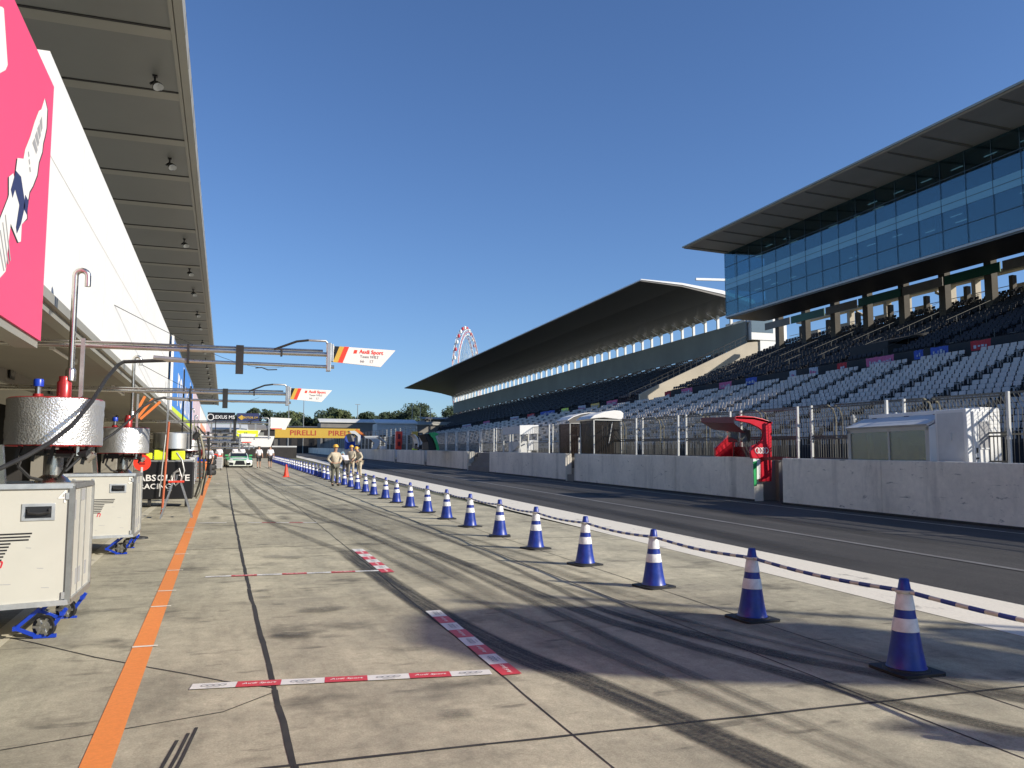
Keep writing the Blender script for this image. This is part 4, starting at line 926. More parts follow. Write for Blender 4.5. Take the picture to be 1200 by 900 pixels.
def rig(label,loc,scale=1,case='cream',digit='4',tfoil='foil',full=True,group='tank rigs beside the orange line'):
    # local origin: ground below the front right corner of the case
    r=thing('fuel_rig',label,'fuel rig',loc,0,group,scale)
    zb,zt=.31,1.33; T=[(0,0),(0,1.15),(-1.05,1.15),(-1.05,-.28)]
    b=MB(); b.prism([(x,y,zb) for x,y in T],(0,0,zt-zb)); c=b.build('case',case,r,bevel=.008)
    e=MB(); 
    for z in (zb,zt): 
        for p,q in zip(T,T[1:]+T[:1]): e.bar((p[0],p[1],z),(q[0],q[1],z),.045)
    for p in T: e.bar((p[0],p[1],zb),(p[0],p[1],zt),.045)
    e.bar((.0,.42,zb),(.0,.42,zt),.018); e.bar((.0,.74,zb),(.0,.74,zt),.018); e.build('edge_trim','alu',c)
    fx=Vector((1.05,.28,0)).normalized(); fn=Vector((.28,-1.05,0)).normalized()
    if full:
        o0=Vector((0,0,0))
        def Fp(u,z,d=0): return Vector((0,0,z))+fx*(-u)+fn*d
        h=MB(); h.prism([Fp(.13,1.18),Fp(.39,1.18),Fp(.39,1.03),Fp(.13,1.03)],fn*.008); hh=h.build('handle_plate','alu',c,bevel=.003)
        h=MB(); h.prism([Fp(.16,1.155,.009),Fp(.36,1.155,.009),Fp(.36,1.055,.009),Fp(.16,1.055,.009)],fn*.003); h.build('recess','blackp',hh)
        h=MB(); h.tube([Fp(.18,1.13,.012),Fp(.18,1.10,.035),Fp(.26,1.09,.04),Fp(.34,1.10,.035),Fp(.34,1.13,.012)],.014,6); h.build('grip','black',hh,smooth=True)
        text('digit',digit,.16,'wink',c,basis(Fp(.075,1.23,.004),fx,(0,0,1)))
        s_=MB()
        for k in range(9):
            z=.93-k*.027; u0=.30+.05*(k*.22) if k<3 else .42+.012*k; u1=.72 if k<3 else .62+.012*k
            s_.prism([Fp(u0,z,.001),Fp(u1,z,.001),Fp(u1,z-.013,.001),Fp(u0,z-.013,.001)],fn*.002)
        s_.build('stripe_letter','blackp',c)
        text('lettering','n',.13,'red',c,basis(Fp(.54,.68,.003),fx,(0,0,1)),shear=.3)
        lt=MB()
        for u in (.9,.62,.02): 
            for z in (1.27,.40): lt.prism([Fp(u,z,.001),Fp(u+.035,z,.001),Fp(u+.035,z-.06,.001),Fp(u,z-.06,.001)],fn*.014)
        lt.each('latch','alu',c)
        sc_=MB()
        for u,z,l in ((.2,.62,.05),(.44,.5,.09),(.3,.8,.04),(.15,.45,.06),(.55,.42,.03)): sc_.prism([Fp(u,z,.0008),Fp(u+l,z+.004,.0008),Fp(u+l,z-.001,.0008),Fp(u,z-.006,.0008)],fn*.0006)
        sc_.each('scuff','gink',c)
        sd=MB()
        for y,z0_,z1_ in ((.12,1.02,1.2),(.50,1.18,1.29),(.60,1.18,1.29),(.08,.42,.56),(.34,.42,.56),(.50,.42,.56),(.85,.45,.58)): sd.box(.001,.008,y,y+.07,z0_,z1_)
        sd.each('slot_label','gink',c)
    jackwheel(r,-.18,.06); 
    if full: jackwheel(r,-.9,.8); jackwheel(r,-.15,.95)
    cx,cy=-.26,.55
    b=MB(); b.lathe([(.16,zt+.02),(.13,zt+.06),(.085,zt+.09),(.085,1.60),(.12,1.62)],20,(cx,cy,0)); b.build('column','steel',r,smooth=True)
    b=MB(); b.box(cx-.30,cx+.30,cy-.10,cy+.10,1.60,1.66); b.box(cx-.22,cx-.05,cy-.2,cy+.1,1.62,1.70); b.cyl((cx+.05,cy-.15,1.62),(cx+.30,cy-.15,1.62),.04,n=8)
    for k in range(5): b.bar((cx-.3+.14*k,cy-.12,1.52+.03*(k%2)),(cx-.26+.14*k,cy-.12,1.69),.03)
    b.build('valve_block','blackp',r)
    b=MB(); b.cyl((cx+.22,cy-.16,1.60),(cx+.22,cy-.16,1.69),.03,n=8); b.cyl((cx+.30,cy-.12,1.55),(cx+.36,cy-.12,1.62),.03,n=8); b.bar((cx-.42,cy,zt),(cx-.46,cy,1.70),.07); b.each('fitting','steel',r)
    b=MB(); b.tube([(cx-.22,cy-.2,1.60),(cx-.24,cy-.25,1.5),(cx-.15,cy-.22,1.40),(cx-.06,cy-.1,1.37)],.016,6); b.tube([(cx+.2,cy-.2,1.62),(cx+.15,cy-.25,1.5),(cx+.08,cy-.15,1.40)],.012,6); b.build('hose','black',r,smooth=True)
    n=48; b=MB(); Rr=.415; prof=[]
    vs=[]; zs=[1.70+.43*k/10 for k in range(11)]
    for j,z in enumerate(zs):
        for i in range(n):
            t=2*PI*i/n; rr=Rr+random.uniform(-.004,.004)+.003*math.sin(5*t+z*9); vs.append((cx+rr*math.cos(t),cy+rr*math.sin(t),z))
    b.add(vs,[(j*n+i,j*n+(i+1)%n,(j+1)*n+(i+1)%n,(j+1)*n+i) for j in range(10) for i in range(n)]); t_=b.build('tank',tfoil,r,smooth=True)
    b=MB(); b.lathe([(.0,1.702),(.40,1.702),(.41,1.69),(.41,1.70)],32,(cx,cy,0)); b.lathe([(.415,2.125),(.40,2.140),(.0,2.150)],32,(cx,cy,0)); b.build('tank_rim','redv',t_)
    b=MB(); b.lathe([(.065,2.14),(.065,2.30),(.05,2.32),(.05,2.36)],16,(cx+.06,cy,0)); b.lathe([(.045,2.14),(.045,2.18)],12,(cx-.14,cy-.1,0)); b.build('red_collar','redv',r,smooth=True)
    b=MB(); b.lathe([(.028,2.18),(.028,2.25)],12,(cx-.14,cy-.1,0)); b.build('valve_stem','steel',r); b=MB(); b.lathe([(.045,2.25),(.045,2.31),(.04,2.32)],14,(cx-.14,cy-.1,0)); b.build('valve_knob','jackblue',r,smooth=True)
    px=cx+.11; zp=[(px,cy,2.33),(px,cy,3.35)]+[(px+.055-.055*math.cos(t),cy,3.35+.055*math.sin(t)) for t in [PI*k/8 for k in range(1,9)]]+[(px+.11,cy,3.25)]
    b=MB(); b.tube(zp,.028,12); b.lathe([(.048,2.32),(.048,2.42),(.036,2.44)],12,(px,cy,0)); b.build('vent_pipe','steel',r,smooth=True)
    b=MB(); b.bar((px+.08,cy+.1,2.15),(px+.08,cy+.1,2.75),.035); b.build('riser','galv',r)
    return r
rig('nearest white case rig with foil wrapped tank and tall hooked vent pipe',(-1.27,8.35,gz(8.35)),1.0,digit='4')
rig('second white case rig with foil wrapped tank, behind the nearest one',(-1.31,14.35,gz(14.35)),.93,digit='5')
# third, black case rig with writing
r=thing('fuel_rig','black case rig with white lettering and silver tank behind the stepladder','fuel rig',(-2.15,25,gz(25)),0,'tank rigs beside the orange line')
b=MB(); b.box(0,1.35,0,1.1,.22,1.25); c=b.build('case','blackp',r,bevel=.02)
text('lettering','ABSOLUTE',.24,'wink',c,basis((.60,-.003,.80),(1,0,0),(0,0,1)),bold=.004,xs=1.15); text('lettering','RACING',.2,'wink',c,basis((.38,-.003,.57),(1,0,0),(0,0,1)),bold=.003,xs=1.1)
b=MB(); b.box(0,1.35,-.01,.03,1.25,1.29); b.build('edge_trim','alu',c)
b=MB()
for x in (.2,1.15): b.cyl((x,.1,.11),(x+.08,.1,.11),.11,n=12)
b.build('caster','black',r)
b=MB(); b.lathe([(.52,1.62),(.52,2.05),(.5,2.07),(0,2.09)],28,(.75,.6,0)); b.lathe([(0,1.62),(.52,1.62)],28,(.75,.6,0));
b.build('tank','foil2',r,smooth=True)
b=MB(); b.box(.3,.6,.2,.5,1.3,1.58); b.box(.75,1.1,.2,.5,1.3,1.56); b.box(.1,.26,.1,.4,1.32,1.5); b.build('hi_vis_box','hivis',r,bevel=.02)
b=MB(); b.cyl((.75,.6,1.25),(.75,.6,1.62),.1,n=12); b.build('column','blackp',r)
b=MB(); b.tube([(.9,-.05,1.5),(1.05,-.12,1.3),(1.12,-.14,1.0),(1.05,-.14,.75),(.9,-.12,.6),(.8,-.12,.75),(.85,-.1,.95),(.98,-.1,1.0)],.025,8); b.tube([(.6,-.05,2.0),(.55,-.1,1.2),(.5,-.1,.3)],.02,8); b.build('hose','galv',r,smooth=True)
b=MB(); b.bar((1.25,.2,1.6),(1.2,.3,3.4),.05); b.bar((1.0,.5,2.0),(1.0,.5,3.9),.04); b.build('mast','blackp',r)
b=MB(); b.bar((.6,.5,2.0),(.6,.5,3.6),.05);b.build('riser','alu',r)
for i,(y,m,lab) in enumerate([(32,'cream','pale green case rig farther up the lane'),(39,'pale','grey case rig far up the lane beside the garages'),(46,'cream','small cream case rig near the green car')]):
    rig(lab,(-1.05-.1*i,y,gz(y)),.9,case=m,full=False)
# dark lattice wheel hoses between (hose reels)
r=thing('hose_stand','coiled cream and black hoses standing beside the black case','hose',(-.75,27,gz(27)))
b=MB(); b.tube([(0,0,2.2),(.15,0,1.6),(.2,0,.9),(.1,0,.3),(0,0,.1)],.035,8); b.tube([(-.1,.1,2.3),(.05,.1,1.5),(.08,.1,.6),(-.05,.1,.15)],.03,8); b.build('hose','tan',r,smooth=True)
b=MB(); b.tube([(-.05,0,2.3),(.3,0,1.9),(.3,0,1.2),(.15,0,.2)],.025,8); b.cyl((-.15,0,1.9),(.0,0,2.1),.09,n=10); b.build('black_hose','black',r,smooth=True)
# terracotta pole & plants of orange straps
r=thing('red_pole','slanted terracotta red pole leaning against the black case','pole',(-1.42,22.6,gz(22.6))); b=MB(); b.cyl((0,0,.05),(.08,0,2.3),.028,n=8); b.build('tube','copper',r); b=MB(); b.cyl((0,0,0),(0,0,.05),.04,n=8); b.build('foot','copper',r)
r=thing('orange_straps','bundle of bright orange straps on the second rig tank','straps',(-1.45,15.0,2.38)); 
for k in range(3):
    b=MB(); b.box(-.02,.02,-.012,.012,0,.42); o=b.build('strap','orangep',r); o.location=(.06*k,0,0); o.rotation_euler=(0,R(25+10*k),0)
# paddle
r=thing('stop_paddle','bright red round paddle on a thin pale stick beside the second case','paddle',(-1.42,16.7,gz(16.7)))
b=MB(); b.cyl((0,0,1.38),(0,.02,1.38),.15,n=24); b.build('disc','ored',r); b=MB(); b.bar((-.01,.0,0),(0,.01,1.3),.035); b.build('stick','postw',r)
b=MB(); b.box(-.05,.05,-.006,-.001,1.35,1.37); b.box(-.05,.05,-.006,-.001,1.39,1.41); b.build('mark','dred',r)
b=MB(); b.lathe([(.16,0),(.15,.03),(.03,.05)],16); b.build('foot','black',r)
# stepladder
r=thing('stepladder','small aluminium stepladder with red top standing by the orange line','stepladder',(-1.0,21.3,gz(21.3)))
H=.86
b=MB(); b.box(-.22,.12,-.14,.14,H-.03,H+.01); b.build('top_step','ored',r,bevel=.006)
for s_ in (-1,1):
    b=MB(); b.bar((-.12,.11*s_,H-.02),(-.36,.2*s_,0),.035); b.build('leg','alu',r); b=MB(); b.bar((.05,.11*s_,H-.02),(.33,.2*s_,0),.035); b.build('leg','alu',r)
for k in range(3):
    t=(k+1)/4; b=MB(); x=-.12-.24*t; b.box(x-.05,x+.03,-.12-.08*t,.12+.08*t,H*(1-t)-.01,H*(1-t)+.01); b.build('tread','alu',r)
b=MB(); b.bar((.14,-.12,H*.7),(.14,.12,H*.7),.02); b.bar((.26,-.16,H*.3),(.26,.16,H*.3),.02); b.tube([(-.1,0,H),(-.1,0,H+.2),(0,0,H+.3),(.06,0,H+.1),(.04,0,H)],.02,6); b.build('brace','galv',r)
# ---------------------------------------------------------------- booms
def boom(label,y,z,xt,x0=-3.2,slen=.70,sh=.20,sign='bel',s=1,hose=None,zl=.13):
    r=thing('air_boom',label,'boom',(xt,y,z),0,'boom arms reaching over the pit lane')
    b=MB(); b.tube([(x0-xt,0,-.02),(0,0,0)],.026*s,10); b.build('upper_tube','steel',r,smooth=True)
    b=MB(); b.tube([(x0-xt,.07,.03),(-.08,.07,.05)],.014*s,8); b.build('thin_tube','steel',r,smooth=True)
    b=MB(); b.tube([(-1.75,0,-zl),(0.04,0,-zl-.01)],.020*s,10); b.build('lower_tube','steel',r,smooth=True)
    b=MB(); b.box(-.045,.0,-.05,.05,-zl-.06,.13); b.box(-.02,.03,-.03,.03,-.08,.12); b.build('end_bracket','alu',r,bevel=.004)
    b=MB(); b.box(-1.02,-.94,-.045,.045,-zl-.12,.06); b.box(-1.52,-1.495,-.04,.04,-zl-.03,.05); b.box(-.55,-.53,-.035,.035,-.04,.04); b.each('clamp','black',r)
    b=MB(); b.tube([(-.62,-.03,.03),(-.5,-.03,.08),(-.38,-.03,.13),(-.25,-.03,.15)],.013*s,8)
    if hose: b.tube([(-1.5,0,-zl+.0),(-1.7,0,-zl+.0)]+[aty(*q)-Vector((xt,y,z)) for q in hose],.019*s,8)
    b.build('hose','black',r,smooth=True)
    b=MB(); b.tube([(-.25,-.03,.15),(-.06,-.03,.15),(-.04,-.03,.12)],.013,8); b.tube([(-1.85,-.0,-zl+.02),(-1.5,0,-zl+.0)],.027,8); b.each('hose_fitting','alu',r,smooth=True)
    # sign
    g=MB(); sk=.16
    def par(u0,u1,m_,d,k0=1): 
        return [(u0+sk*.5,-.012-d,sh/2),(u1+sk*(.5 if u1<slen else 0),-.012-d,sh/2),(u1-sk*(.5 if u1<slen else .9)+0,-.012-d,-sh/2),(u0-sk*.5+.0,-.012-d,-sh/2)]
    g.prism([(.02,-.012,sh/2),(slen,-.012,sh/2-.02),(slen-.17,-.012,-sh/2-.02),(.02,-.012,-sh/2+.02)],(0,.024,0)); sb=g.build('sign','wink',r)
    if sign=='bel':
        for u,m_ in ((-.01,'blackp'),(.045,'yellow'),(.10,'ored')):
            g=MB(); g.prism([(max(.02,u+.05),-.014,sh/2-.001),(u+.105,-.014,sh/2-.003),(max(.022,u+.035),-.014,-sh/2+.012),(max(.02,u-.02),-.014,-sh/2+.016)],(0,.002,0)); g.build('colour_stripe',m_,sb)
        text('lettering','Audi Sport',.062,'ored',sb,basis((.46,-.0145,.045),(1,0,-.03),(.03,0,1)),bold=.001)
        text('lettering','Team WRT',.045,'gink',sb,basis((.44,-.0145,-.01),(1,0,-.03),(.03,0,1)))
        text('digit','66    17',.05,'gink',sb,basis((.41,-.0145,-.062),(1,0,-.03),(.03,0,1)))
        g=MB(); g.prism([(.265,-.015,.065),(.30,-.015,.065),(.29,-.015,.025),(.255,-.015,.025)],(0,.002,0)); g.build('red_square','ored',sb)
    elif sign=='lime':
        g=MB(); g.box(.02,slen-.1,-.016,-.013,-sh/2+.01,sh/2-.03); g.build('face','hivis',sb); text('digit','99',.14,'kink',sb,basis((.35,-.018,0),(1,0,0),(0,0,1)))
    elif sign=='redline':
        g=MB(); g.box(.05,.35,-.016,-.013,-sh/2-.005,-sh/2+.02); g.build('red_line','ored',sb)
    return r
boom('nearest boom arm with black yellow and red striped sign',9.5,2.89,1.11,x0=-3.3,slen=.74,hose=[(145,424,9.5),(138,428,9.4),(125,443,9.0),(108,470,8.5),(85,498,8.0),(60,518,7.7),(30,535,7.45),(0,549,7.2),(-40,560,6.9)])
boom('second boom arm with smaller striped sign',14.0,2.78,.97,x0=-3.3,hose=[(192,466,14),(182,468,13.9),(165,478,13.7),(150,494,13.3),(132,509,13),(110,522,12.7),(92,538,12.4),(76,553,12.2)])
boom('third boom arm with a plain white rectangular sign',25.5,2.80,1.25,sign='redline',slen=.62,sh=.34,hose=None,zl=.42)
boom('fourth boom arm with a lime green sign',33,2.72,.4,sign='lime',slen=.9,sh=.3,hose=None,zl=.3)
boom('fifth boom arm with a brightly shining end panel',40,2.6,1.3,sign='plain',slen=.9,sh=.5,hose=None,zl=.3)
boom('sixth, small and distant boom arm low over the garages',52,2.9,1.2,sign='plain',slen=.6,sh=.3,hose=None,zl=.3)
boom('seventh and farthest boom arm above the green car',60,3.0,1.0,sign='plain',slen=.6,sh=.3,hose=None,zl=.3)
def tyre_stack(x,y,n_,lab):
    r=thing('tyre_stack',lab,'tyres',(x,y,gz(y)),0,'tyre stacks beside the garages')
    for k in range(n_):
        b=MB(); b.lathe([(.20,.0),(.32,.02),(.345,.08),(.345,.22),(.32,.28),(.20,.30),(.19,.15),(.20,0)],20); o=b.build('tyre','black',r,smooth=True); o.location=(.015*(k%2),0,.30*k)
tyre_stack(-.75,52,4,'stack of four black tyres beside the garages, before the green car'); tyre_stack(-.95,57,3,'lower stack of three black tyres behind the taller one')
def tool_cart(x,y,m,lab):
    r=thing('tool_cart',lab,'tool cart',(x,y,gz(y)),random.uniform(-.2,.2),'tool carts beside the garages')
    b=MB(); b.box(-.4,.4,-.3,.3,.15,.95); b.build('cabinet',m,r,bevel=.02)
    for k in range(4): d=MB(); d.box(-.36,.36,-.315,-.301,.2+.18*k,.36+.18*k); d.build('drawer','alu' if m!='pale' else 'gink',r)
    h=MB(); h.tube([(.4,-.25,.85),(.5,-.25,.9),(.5,.25,.9),(.4,.25,.85)],.015,6); h.build('handle','alu',r)
    for sx_ in (-.32,.32):
        for sy_ in (-.22,.22): w_=MB(); w_.cyl((sx_-.02,sy_,.07),(sx_+.02,sy_,.07),.07,n=10); w_.build('caster','black',r)
    b=MB(); b.box(-.2,.1,-.1,.15,.95,1.15); b.box(.15,.35,-.2,.2,.95,1.05); b.build('toolbox','ored' if m=='pale' else 'jackblue',r,bevel=.01)
tool_cart(-1.5,36,'pale','pale tool cart with a red box on top'); tool_cart(-1.2,43,'orangep','orange tool cart with a blue box on top'); tool_cart(-1.7,49,'blackp','black tool cart near the tyre stacks'); tool_cart(-.5,62,'pale','small distant pale tool cart left of the green car')
boom('low boom arm with a small red lined sign between the black rig and the car',29,2.45,.5,sign='redline',slen=.5,sh=.3,hose=None,zl=.3)
boom('thin boom arm with a plain panel just past the lime sign',36.5,2.45,1.0,sign='plain',slen=.5,sh=.25,hose=None,zl=.25)
boom('thin dark boom arm low over the tool carts',46,2.75,.9,sign='plain',slen=.5,sh=.25,hose=None,zl=.25)
# thin overhead wires
for i,(a,b_,lab) in enumerate([((-1.7,13.5,4.05),(3.0,40,6.2),'thin cable crossing from the white wall over the lane'),((-1.7,17,3.6),(1.6,44,4.9),'second lower thin cable in front of the blue banner')]):
    a=Vector(a);b_=Vector(b_); m_=MB(); m_.tube([a.lerp(b_,t/12)-Vector((0,0,.5*math.sin(PI*t/12)))for t in range(13)],.006,5); o=m_.build('cable','black',loc=a); setp(o,lab,'cable')
r=thing('cable_knot','dark spring clamp hanging on the thin overhead cable','clamp',(.9,28.5,4.75)); b=MB(); b.tube([(0,0,0),(.2,.1,.03),(.4,.2,-.03),(.7,.3,.0)],.018,6); b.build('clamp','black',r)
# ---------------------------------------------------------------- people
def skinmesh(name,J,E_,m,parent,sub=1,root=0):
    me=bpy.data.meshes.new(name); ks=list(J); idx={k:i for i,k in enumerate(ks)}
    me.from_pydata([J[k][0] for k in ks],[(idx[a],idx[b]) for a,b in E_],[]); o=bpy.data.objects.new(name,me); COL.objects.link(o)
    md=o.modifiers.new('s','SKIN'); 
    for i,k in enumerate(ks):
        rr=J[k][1]; rr=rr if isinstance(rr,tuple) else (rr,rr); me.skin_vertices[0].data[i].radius=rr; me.skin_vertices[0].data[i].use_root=(i==root)
    ss=o.modifiers.new('b','SUBSURF'); ss.levels=sub; ss.render_levels=sub
    dg=bpy.context.evaluated_depsgraph_get(); nm=bpy.data.meshes.new_from_object(o.evaluated_get(dg)); o.modifiers.clear(); o.data=nm; nm.name=name
    nm.materials.clear(); nm.materials.append(M[m]); nm.polygons.foreach_set('use_smooth',[True]*len(nm.polygons)); o.parent=parent; return o
def person(label,loc,rz,pose,shirt,trousers,hat=None,bare=False,shorts=False,group=None):
    r=thing('person',label,'person',loc,rz,group)
    P={'pelvis':(0,0,.95),'waist':(0,0,1.08),'chest':(0,.01,1.30),'neck':(0,.0,1.47),'head0':(0,.02,1.56),'head1':(0,.025,1.64),'head2':(0,.01,1.71)}
    for s_,n_ in ((1,'r'),(-1,'l')):
        P['sh'+n_]=(.17*s_,0,1.40); P['el'+n_]=(.24*s_,-.02,1.13); P['wr'+n_]=(.25*s_,.08,.90)
        P['hip'+n_]=(.09*s_,0,.90); P['kn'+n_]=(.11*s_,.03,.50); P['an'+n_]=(.12*s_,-.01,.09); P['toe'+n_]=(.13*s_,.15,.035)
    P.update(pose)
    J={k:None for k in P}; RD=dict(pelvis=(.15,.11),waist=(.135,.10),chest=(.165,.11),neck=.058,head0=(.075,.085),head1=(.082,.10),head2=(.065,.08))
    for n_ in 'rl': RD.update({'sh'+n_:.062,'el'+n_:.044,'wr'+n_:.029,'hip'+n_:.088,'kn'+n_:.056,'an'+n_:.038,'toe'+n_:.034})
    for k in P: J[k]=(P[k],RD[k])
    E_=[('pelvis','waist'),('waist','chest'),('chest','neck'),('neck','head0'),('head0','head1'),('head1','head2')]
    for n_ in 'rl': E_+=[('chest','sh'+n_),('sh'+n_,'el'+n_),('el'+n_,'wr'+n_),('pelvis','hip'+n_),('hip'+n_,'kn'+n_),('kn'+n_,'an'+n_),('an'+n_,'toe'+n_)]
    # nose + hands with five fingers
    h1=Vector(P['head1']); J['nose']=((h1.x,h1.y+.105,h1.z-.01),.012); E_.append(('head1','nose'))
    for s_,n_ in ((1,'r'),(-1,'l')):
        w=Vector(P['wr'+n_]); e=Vector(P['el'+n_]); d=(w-e).normalized(); side=d.cross(Vector((s_,0,0))); side=side.normalized() if side.length>.1 else Vector((0,1,0)); out=Vector((s_,0,0))
        pm=w+d*.07; J['palm'+n_]=(tuple(pm),(.022,.034)); E_.append(('wr'+n_,'palm'+n_))
        for q in range(4):
            b0=pm+side*(.028-.0185*q)+d*.03; L=(.06,.07,.065,.05)[q]; m1=b0+d*L*.55; m2=m1+(d*.7-out*.7).normalized()*L*.45
            for j,pt in enumerate((b0,m1,m2)): J[f'f{n_}{q}{j}']=(tuple(pt),.0088)
            E_+=[('palm'+n_,f'f{n_}{q}0'),(f'f{n_}{q}0',f'f{n_}{q}1'),(f'f{n_}{q}1',f'f{n_}{q}2')]
        t0=w+d*.03+side*.03; t1=t0+(side*.6+d*.8).normalized()*.04
        J['t'+n_+'0']=(tuple(t0),.011); J['t'+n_+'1']=(tuple(t1),.009); E_+=[('palm'+n_,'t'+n_+'0'),('t'+n_+'0','t'+n_+'1')]
    body=skinmesh('body',J,E_,'skin',r,sub=1)
    def grow(keys,edges,f,add,mt,nm): return skinmesh(nm,{k:(P[k],tuple(x*f+add for x in (RD[k] if isinstance(RD[k],tuple) else (RD[k],RD[k])))) for k in keys},edges,mt,r)
    wl={n_:tuple(Vector(P['el'+n_]).lerp(Vector(P['wr'+n_]),.9 if not bare else -.0)) for n_ in 'rl'}
    Pn=dict(P)
    ks=['pelvis','waist','chest','shr','elr','shl','ell']; 
    J2={k:(P[k],tuple(x*1.0+.022 for x in (RD[k] if isinstance(RD[k],tuple) else (RD[k],RD[k])))) for k in ks}
    if not bare:
        for n_ in 'rl': J2['c'+n_]=(wl[n_],.045)
    nk=Vector(P['chest']).lerp(Vector(P['neck']),.75); J2['nk']=(tuple(nk),.075)
    E2=[('pelvis','waist'),('waist','chest'),('chest','nk'),('chest','shr'),('chest','shl'),('shr','elr'),('shl','ell')]+([('elr','cr'),('ell','cl')] if not bare else [])
    skinmesh('shirt',J2,E2,shirt,r)
    J3={'pelvis':(P['pelvis'],(.168,.128))}
    E3=[]
    for n_ in 'rl':
        J3['hip'+n_]=(P['hip'+n_],.106); J3['kn'+n_]=(P['kn'+n_],.076); E3+=[('pelvis','hip'+n_),('hip'+n_,'kn'+n_)]
        if not shorts: J3['an'+n_]=(tuple(Vector(P['an'+n_])+Vector((0,0,.02))),.062); E3.append(('kn'+n_,'an'+n_))
    skinmesh('trousers',J3,E3,trousers,r)
    for n_ in 'rl':
        a=Vector(P['an'+n_]);t=Vector(P['toe'+n_]); skinmesh('shoe',{'a':(tuple(a+Vector((0,-.02,-.03))),.05),'t':(tuple(t+Vector((0,.02,.015))),.045)},[('a','t')],'black',r)
    hd=Vector(P['head1']); up=(Vector(P['head2'])-Vector(P['head0'])).normalized()
    q=up.to_track_quat('Z','Y').to_matrix().to_4x4()
    b=MB(); b.X=Matrix.Translation(hd+up*.035)@q
    if hat: b.lathe([(.115,0),(.125,.005),(.118,.03),(.10,.09),(.06,.125),(.0,.135)],18); b.box(-.07,.07,.09,.16,.0,.012)
    else: b.lathe([(.10,-.03),(.105,.0),(.10,.05),(.06,.10),(0,.115)],16)
    b.build('helmet' if hat else 'hair',hat or 'hair',r,smooth=True)
    b=MB()
    for s_ in (-1,1): b.X=Matrix.Translation(hd)@q; b.lathe([(0,-.01),(.01,0),(0,.01)],8,(.032*s_,.094,.015))
    b.build('eyes','kink',r)
    return r
# worker alone
person('worker in beige overalls and yellow helmet standing alone by the cones, hands on hips',(4.55,36.5,gz(36.5)),R(200),{'elr':(.33,-.08,1.16),'wrr':(.17,.02,1.0),'ell':(-.33,-.08,1.16),'wrl':(-.17,.05,.98)},'khaki','khakid','helmy')
person('crouched worker in pale blue helmet, white shirt and dark trousers bending over',(6.35,46.3,gz(46.3)),R(10),{'waist':(0,.08,1.02),'chest':(0,.28,1.16),'neck':(0,.42,1.22),'head0':(0,.50,1.24),'head1':(0,.57,1.27),'head2':(0,.63,1.30),'shr':(.17,.36,1.18),'shl':(-.17,.36,1.18),'elr':(.24,.42,.92),'ell':(-.24,.42,.92),'wrr':(.2,.5,.70),'wrl':(-.2,.5,.70),'pelvis':(0,-.05,.90),'hipr':(.1,-.05,.86),'hipl':(-.1,-.05,.86)},'wshirt','greyt','helmb')
person('worker in beige overalls and yellow helmet standing behind the bending one',(6.9,48,gz(48)),R(150),{'wrr':(.2,.2,1.0),'wrl':(-.2,.2,1.0)},'khaki','khaki','helmy')
person('rightmost worker in beige overalls and yellow helmet leaning forward',(6.85,44.6,gz(44.6)),R(110),{'chest':(0,.06,1.28),'neck':(0,.12,1.43),'head0':(0,.17,1.50),'head1':(0,.20,1.56),'head2':(0,.21,1.63),'shr':(.17,.08,1.37),'shl':(-.17,.08,1.37),'wrr':(.22,.25,.95),'wrl':(-.22,.25,.95)},'khaki','khaki','helmy')
walk={'knr':(.10,.14,.52),'anr':(.10,.20,.10),'toer':(.11,.36,.05),'knl':(-.10,.02,.50),'anl':(-.10,-.24,.14),'toel':(-.10,-.12,.05),'wrr':(.26,-.1,.92),'wrl':(-.26,.18,.92)}
person('person in white shirt and black shorts walking away, left of the pair beyond the car',(2.55,67,gz(67)),R(0),walk,'wshirt','greyt',None,True,True)
person('person in white shirt and black shorts walking away, right of the pair beyond the car',(3.4,67.2,gz(67.2)),R(5),{k:(-v[0] if False else v[0],v[1],v[2]) for k,v in walk.items()},'wshirt','greyt',None,True,True)
person('person in white top and dark trousers standing at the left side of the green car',(-.35,66,gz(66)),R(180),{},'wshirt','greyt',None,True,False)
person('person in white shirt standing far behind the green car, left one',(.9,76,gz(76)),R(180),{},'wshirt','greyt',None,True,False)
person('person in white shirt standing far behind the green car, right one',(1.5,77,gz(77)),R(180),{},'wshirt','greyt',None,True,False)
person('person in white shirt and dark trousers among the carts by the garages',(-.75,47,gz(47)),R(150),{'wrr':(.2,.25,1.1)},'wshirt','greyt',None,True,False)
person('person in red shirt bending at the garages before the tyre stacks',(-1.3,54.5,gz(54.5)),R(100),{},'bannerred','greyt',None,True,False)
person('person in dark clothes beside the garages left of the green car',(-1.1,60,gz(60)),R(170),{},'greyt','greyt',None,True,False)
# ---------------------------------------------------------------- racing car, nose toward the camera (-Y)
r=thing('racing_car','green and white racing car parked nose first with dark windscreen','racing car',(1.22,70,gz(70)),R(3))
def loft(secs,name,m,par):
    """secs: list of (y,[ (x,z)...half profile from bottom centre out to top centre ])"""
    b=MB(); vs=[]; n=len(secs[0][1])
    for y,pr_ in secs:
        for x,z in pr_: vs.append((x,y,z))
        for x,z in pr_[::-1]: vs.append((-x,y,z))
    k=2*n; fs=[(j*k+i,j*k+(i+1)%k,(j+1)*k+(i+1)%k,(j+1)*k+i) for j in range(len(secs)-1) for i in range(k)]
    fs+=[tuple(range(k))[::-1],tuple(range((len(secs)-1)*k,len(secs)*k))]
    b.add(vs,fs); return b.build(name,m,par,smooth=True)
def half(w,h,lo=.14,sh=.0): return [(.0,lo),(w*.92,lo),(w,lo+.12),(w+.0,h*.62),(w-.05,h*.88),(w*.62,h),(0,h+.03)]
